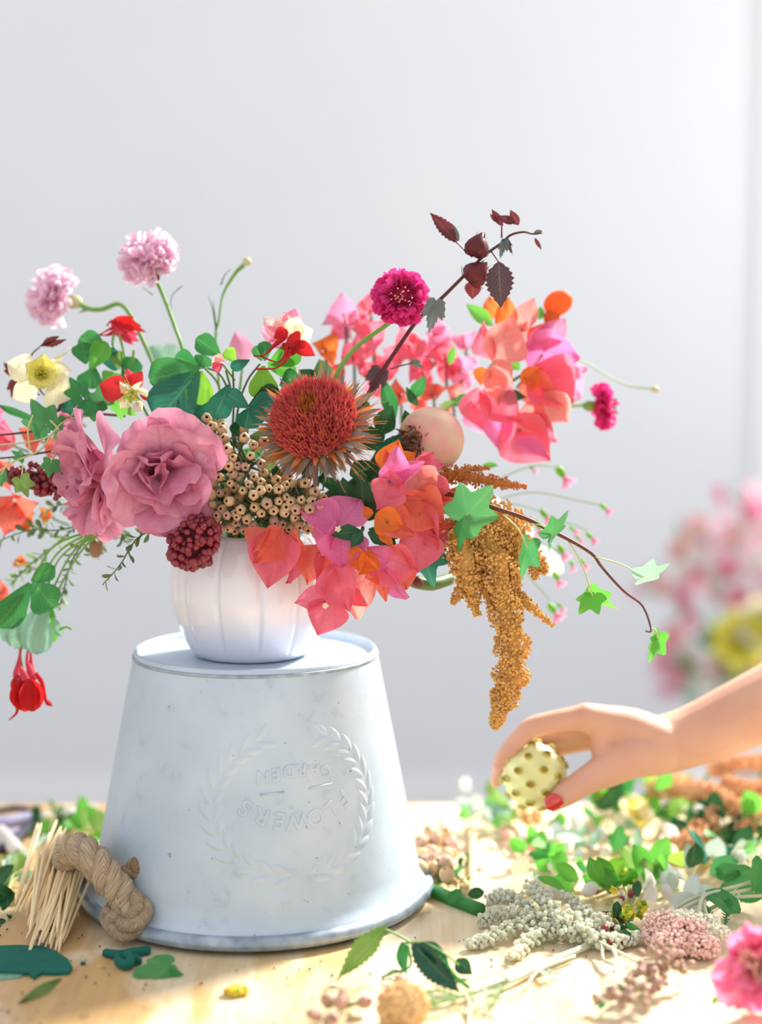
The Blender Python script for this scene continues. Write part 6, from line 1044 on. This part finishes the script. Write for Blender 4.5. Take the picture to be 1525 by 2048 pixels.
# left back of the table
sci = thing('scissors', 'floral scissors with pale lilac handles lying behind the wooden picks', 'scissors', Z(30, 1650))
for pts, r, m, nm in (([(-30, 1652, .8), (10, 1646, .9), (62, 1634, .9)], .0085, 'scissor_grip', 'handle'), ([(0, 1664, .8), (24, 1690, .7), (40, 1706, .6)], .0085, 'white_petal', 'handle'), ([(-20, 1672, .6), (20, 1668, .6), (56, 1660, .6)], .006, 'scissor_grip', 'handle'), ([(60, 1650, .7), (20, 1690, .5), (-30, 1706, .4)], .006, 'dark_grip', 'grip'), ([(62, 1640, .8), (110, 1628, .6), (150, 1622, .5)], .0045, 'scissor_steel', 'blade')): spx(sci, pts, (r, r, r * .8), m, nm, Z, 10)
for i, (pts, r, m, lab) in enumerate([([(-20, 1625, .6), (30, 1617, .7), (70, 1622, .7)], .0038, 'dark_grip', 'dark stick lying along the back edge behind the scissors'), ([(60, 1650, .6), (100, 1668, .6), (120, 1674, .6)], .004, 'stem_dark', 'dark green stalk behind the wooden picks'), ([(130, 1640, .6), (170, 1632, .7), (200, 1626, .8)], .006, 'dark_grip', 'thick dark stick leading behind the bucket'), ([(24, 1732, .8), (60, 1702, 1.2), (92, 1672, 1.6)], .0028, 'leaf_grey', 'pale green stalk leaning past the wooden picks'), ([(66, 1640, .4), (100, 1640, .4), (116, 1646, .4)], .007, 'stem_straw', 'cut pale stem end behind the wooden picks'), ([(0, 1760, .8), (30, 1742, 1.2), (54, 1730, 1.4)], .0016, 'stem_maroon', 'thin maroon twig left of the wooden picks')]): solo('cut_stick', *tube([Z(*p) for p in pts], (r * .9, r, r * .8), 8, 16), m, lab, 'stick', Z(*pts[1]), 'cut sticks and twigs')
leafy('fresh green leaves piled behind the bucket on the left', (180, 1648, 1.6), 16, (14, 16), .026, ['leaf_bright', 'leaf_olive', 'leaf_bright'], 21, (185, 1680, .3)); leafy('green leaf bits behind the wooden picks', (100, 1655, .8), 10, (26, 8), .02, ['leaf_dark', 'leaf_bright'], 22, (100, 1665, .2)); leafy('pale and dark green leaf scraps left of the wooden picks', (14, 1765, 1.0), 14, (16, 24), .03, ['leaf_olive', 'leaf_dark', 'leaf_grey'], 23, (15, 1790, .2)); leafy('tiny green leaf bits by the foot of the picks', (16, 1832, .2), 3, (6, 8), .010, ['leaf_dark'], 24, (16, 1840, .05))
leafy('pale leaf ends behind the bucket at the back edge', (130, 1632, .6), 8, (36, 6), .018, ['leaf_silver', 'leaf_olive'], 25, (130, 1640, .2))
# crumbs all over the table
for nm, m, n, lab, sd_ in (('crumbs', 'crumb', 230, 'brown crumbs of plant litter strewn over the table', 1), ('pollen_crumbs', 'crumb_yellow', 46, 'yellow pollen crumbs strewn over the table', 2), ('leaf_crumbs', 'leaf_green', 50, 'tiny green leaf crumbs strewn over the table', 3)):
    rg = np.random.default_rng(sd_); ac = Acc()
    for i in range(n):
        q = Z(rg.uniform(-40, 1560), 1780 + 300 * rg.random() ** .8, .16); 
        if (q.x - BX) ** 2 + (q.y - BY) ** 2 < .18 ** 2: continue
        ac.add(*octa(A(q), .0012 * rg.uniform(.4, 1.2), rg))
    solo(nm, *ac.out(), m, lab, 'crumbs', Z(700, 1950), None, False, 'stuff')

# ------------------------------------------------------------------ the blurred bouquet behind, on its own stand
SY = 2.95; sx = (ray(1530, 1200).x / ray(1530, 1200).y) * SY
st = thing('plant_stand', 'white round pedestal stand behind the work table', 'stand', (sx, SY, -.77)); mesh('top', *lathe([(0, -.30), (.17, -.30), (.175, -.31), (.17, -.32), (0, -.32)], 40, (sx, SY, 0)), 'trim_paint', st); mesh('column', *lathe([(.03, -.32), (.025, -.5), (.03, -.72)], 20, (sx, SY, 0)), 'trim_paint', st); mesh('foot', *lathe([(0, -.72), (.14, -.73), (.16, -.77), (0, -.77)], 32, (sx, SY, 0)), 'trim_paint', st)
bvz = thing('flower_vase', 'pale glazed vase on the white pedestal behind', 'vase', (sx, SY, -.30)); mesh('body', *lathe([(0, 0), (.05, 0), (.075, .04), (.07, .09), (.045, .12), (.05, .135), (.044, .135), (.04, .12), (0, .1)], 36, (sx, SY, -.30)), 'ceramic', bvz)
def Q(px, py, dy=0): d = ray(px, py); return CAM + d * ((SY + dy) / d.y)
rg = np.random.default_rng(91); foot = Vector((sx, SY, -.20))
places = ['topmost', 'left upper', 'left middle', 'left low', 'middle', 'right upper', 'right middle', 'lowest']
brs = [(1470, 1040), (1390, 1110), (1345, 1180), (1350, 1300), (1440, 1160), (1530, 1060), (1540, 1150), (1390, 1350)]
looks = ['palest pink blossom branch rising highest in the blurred bouquet', 'soft pink blossom branch leaning out of the blurred bouquet towards the ivy', 'blush blossom branch of the blurred bouquet behind the ivy leaf tip', 'pink blossom branch of the blurred bouquet sagging beside the lowest ivy leaf', 'dense rose pink blossom branch in the heart of the blurred bouquet', 'white pink blossom branch above the blurred yellow flower', 'mauve pink blossom branch behind the blurred yellow flower', 'pink blossom branch of the blurred bouquet hanging to the forearm']
for i, (bx, by) in enumerate(brs):
    t = thing('blossom_branch', looks[i], 'flower', foot, 'blurred bouquet behind'); tip = Q(bx, by, rg.uniform(-.05, .05)); stem(t, [tip, (tip + foot) / 2 + Vector((0, 0, .04)), foot], (.0015, .003), 'stem_green')
    for k in range(14):
        c = A(Q(bx + rg.normal(0, 34), by + rg.normal(0, 40), rg.uniform(-.08, .08))); a = nrm(rg.normal(size=3) * .6 + A(AX(0, .2, .8))); r = rg.uniform(.022, .036); o = mesh('blossom_heart', *ball(c, r * .18, a), 'lemon', t); mt = ('bract_pale', 'cornflower', 'cornflower', 'blush', 'white_petal')[rg.integers(0, 5)]
        for j in range(5): V, F = curled_petal(c, a, j * 1.2566, r, r * .85, 40, 85, 'round', .2, .08, 4, 2); mesh('petal', V, F, mt, o)
        if k % 3 == 0: V, F = blade(c, c + nrm(rg.normal(size=3)) * .04, .02, A(AX(0, .3, 1)), 'lance', 5, 1); mesh('leaf', V, F, 'leaf_grey', t)
for (px, py, r, m1, m2, lab) in ((1482, 1284, .072, 'lemon', 'lemon', 'large yellow flower in the blurred bouquet'), (1524, 1250, .066, 'cream', 'white_petal', 'large cream white flower above the yellow one in the blurred bouquet'), (1480, 1330, .024, 'yarrow_peach', 'cream', 'small apricot flower under the yellow one in the blurred bouquet'), (1518, 1318, .026, 'carnation', 'carnation', 'small deep pink flower close to the forearm in the blurred bouquet')):
    t = thing('large_blossom', lab, 'flower', foot, 'blurred bouquet behind'); c = A(Q(px, py, -.16)); a = A(AX(-.2, .2, .9))
    for ring_, nn, aa in ((1.0, 7, 80), (.8, 6, 60), (.6, 5, 38)):
        for k in range(nn): V, F = curled_petal(c - a * .01, a, k * 6.283 / nn + ring_, r * ring_ * 1.2, r * ring_ * .9, 20, aa, 'round', .3, .08, 5, 3); mesh('petal', V, F, m1 if k % 2 else m2, t)
    stem(t, [c, (c + A(foot)) / 2 + np.array([0, 0, .02]), A(foot)], .003, 'stem_green')
t = thing('grey_foliage', 'grey green leaves low in the blurred bouquet', 'leaves', foot, 'blurred bouquet behind')
for i in range(34): c = A(Q(rg.uniform(1370, 1540), rg.uniform(1250, 1390), rg.uniform(-.1, .1))); V, F = blade(c, c + nrm(rg.normal(size=3)) * .06, .03, A(AX(0, .3, 1)), 'lance', 5, 1); mesh('leaf', V, F, 'leaf_grey' if i % 2 else 'leaf_small', t); i % 4 or stem(t, [c, A(foot)], .0015, n=4)
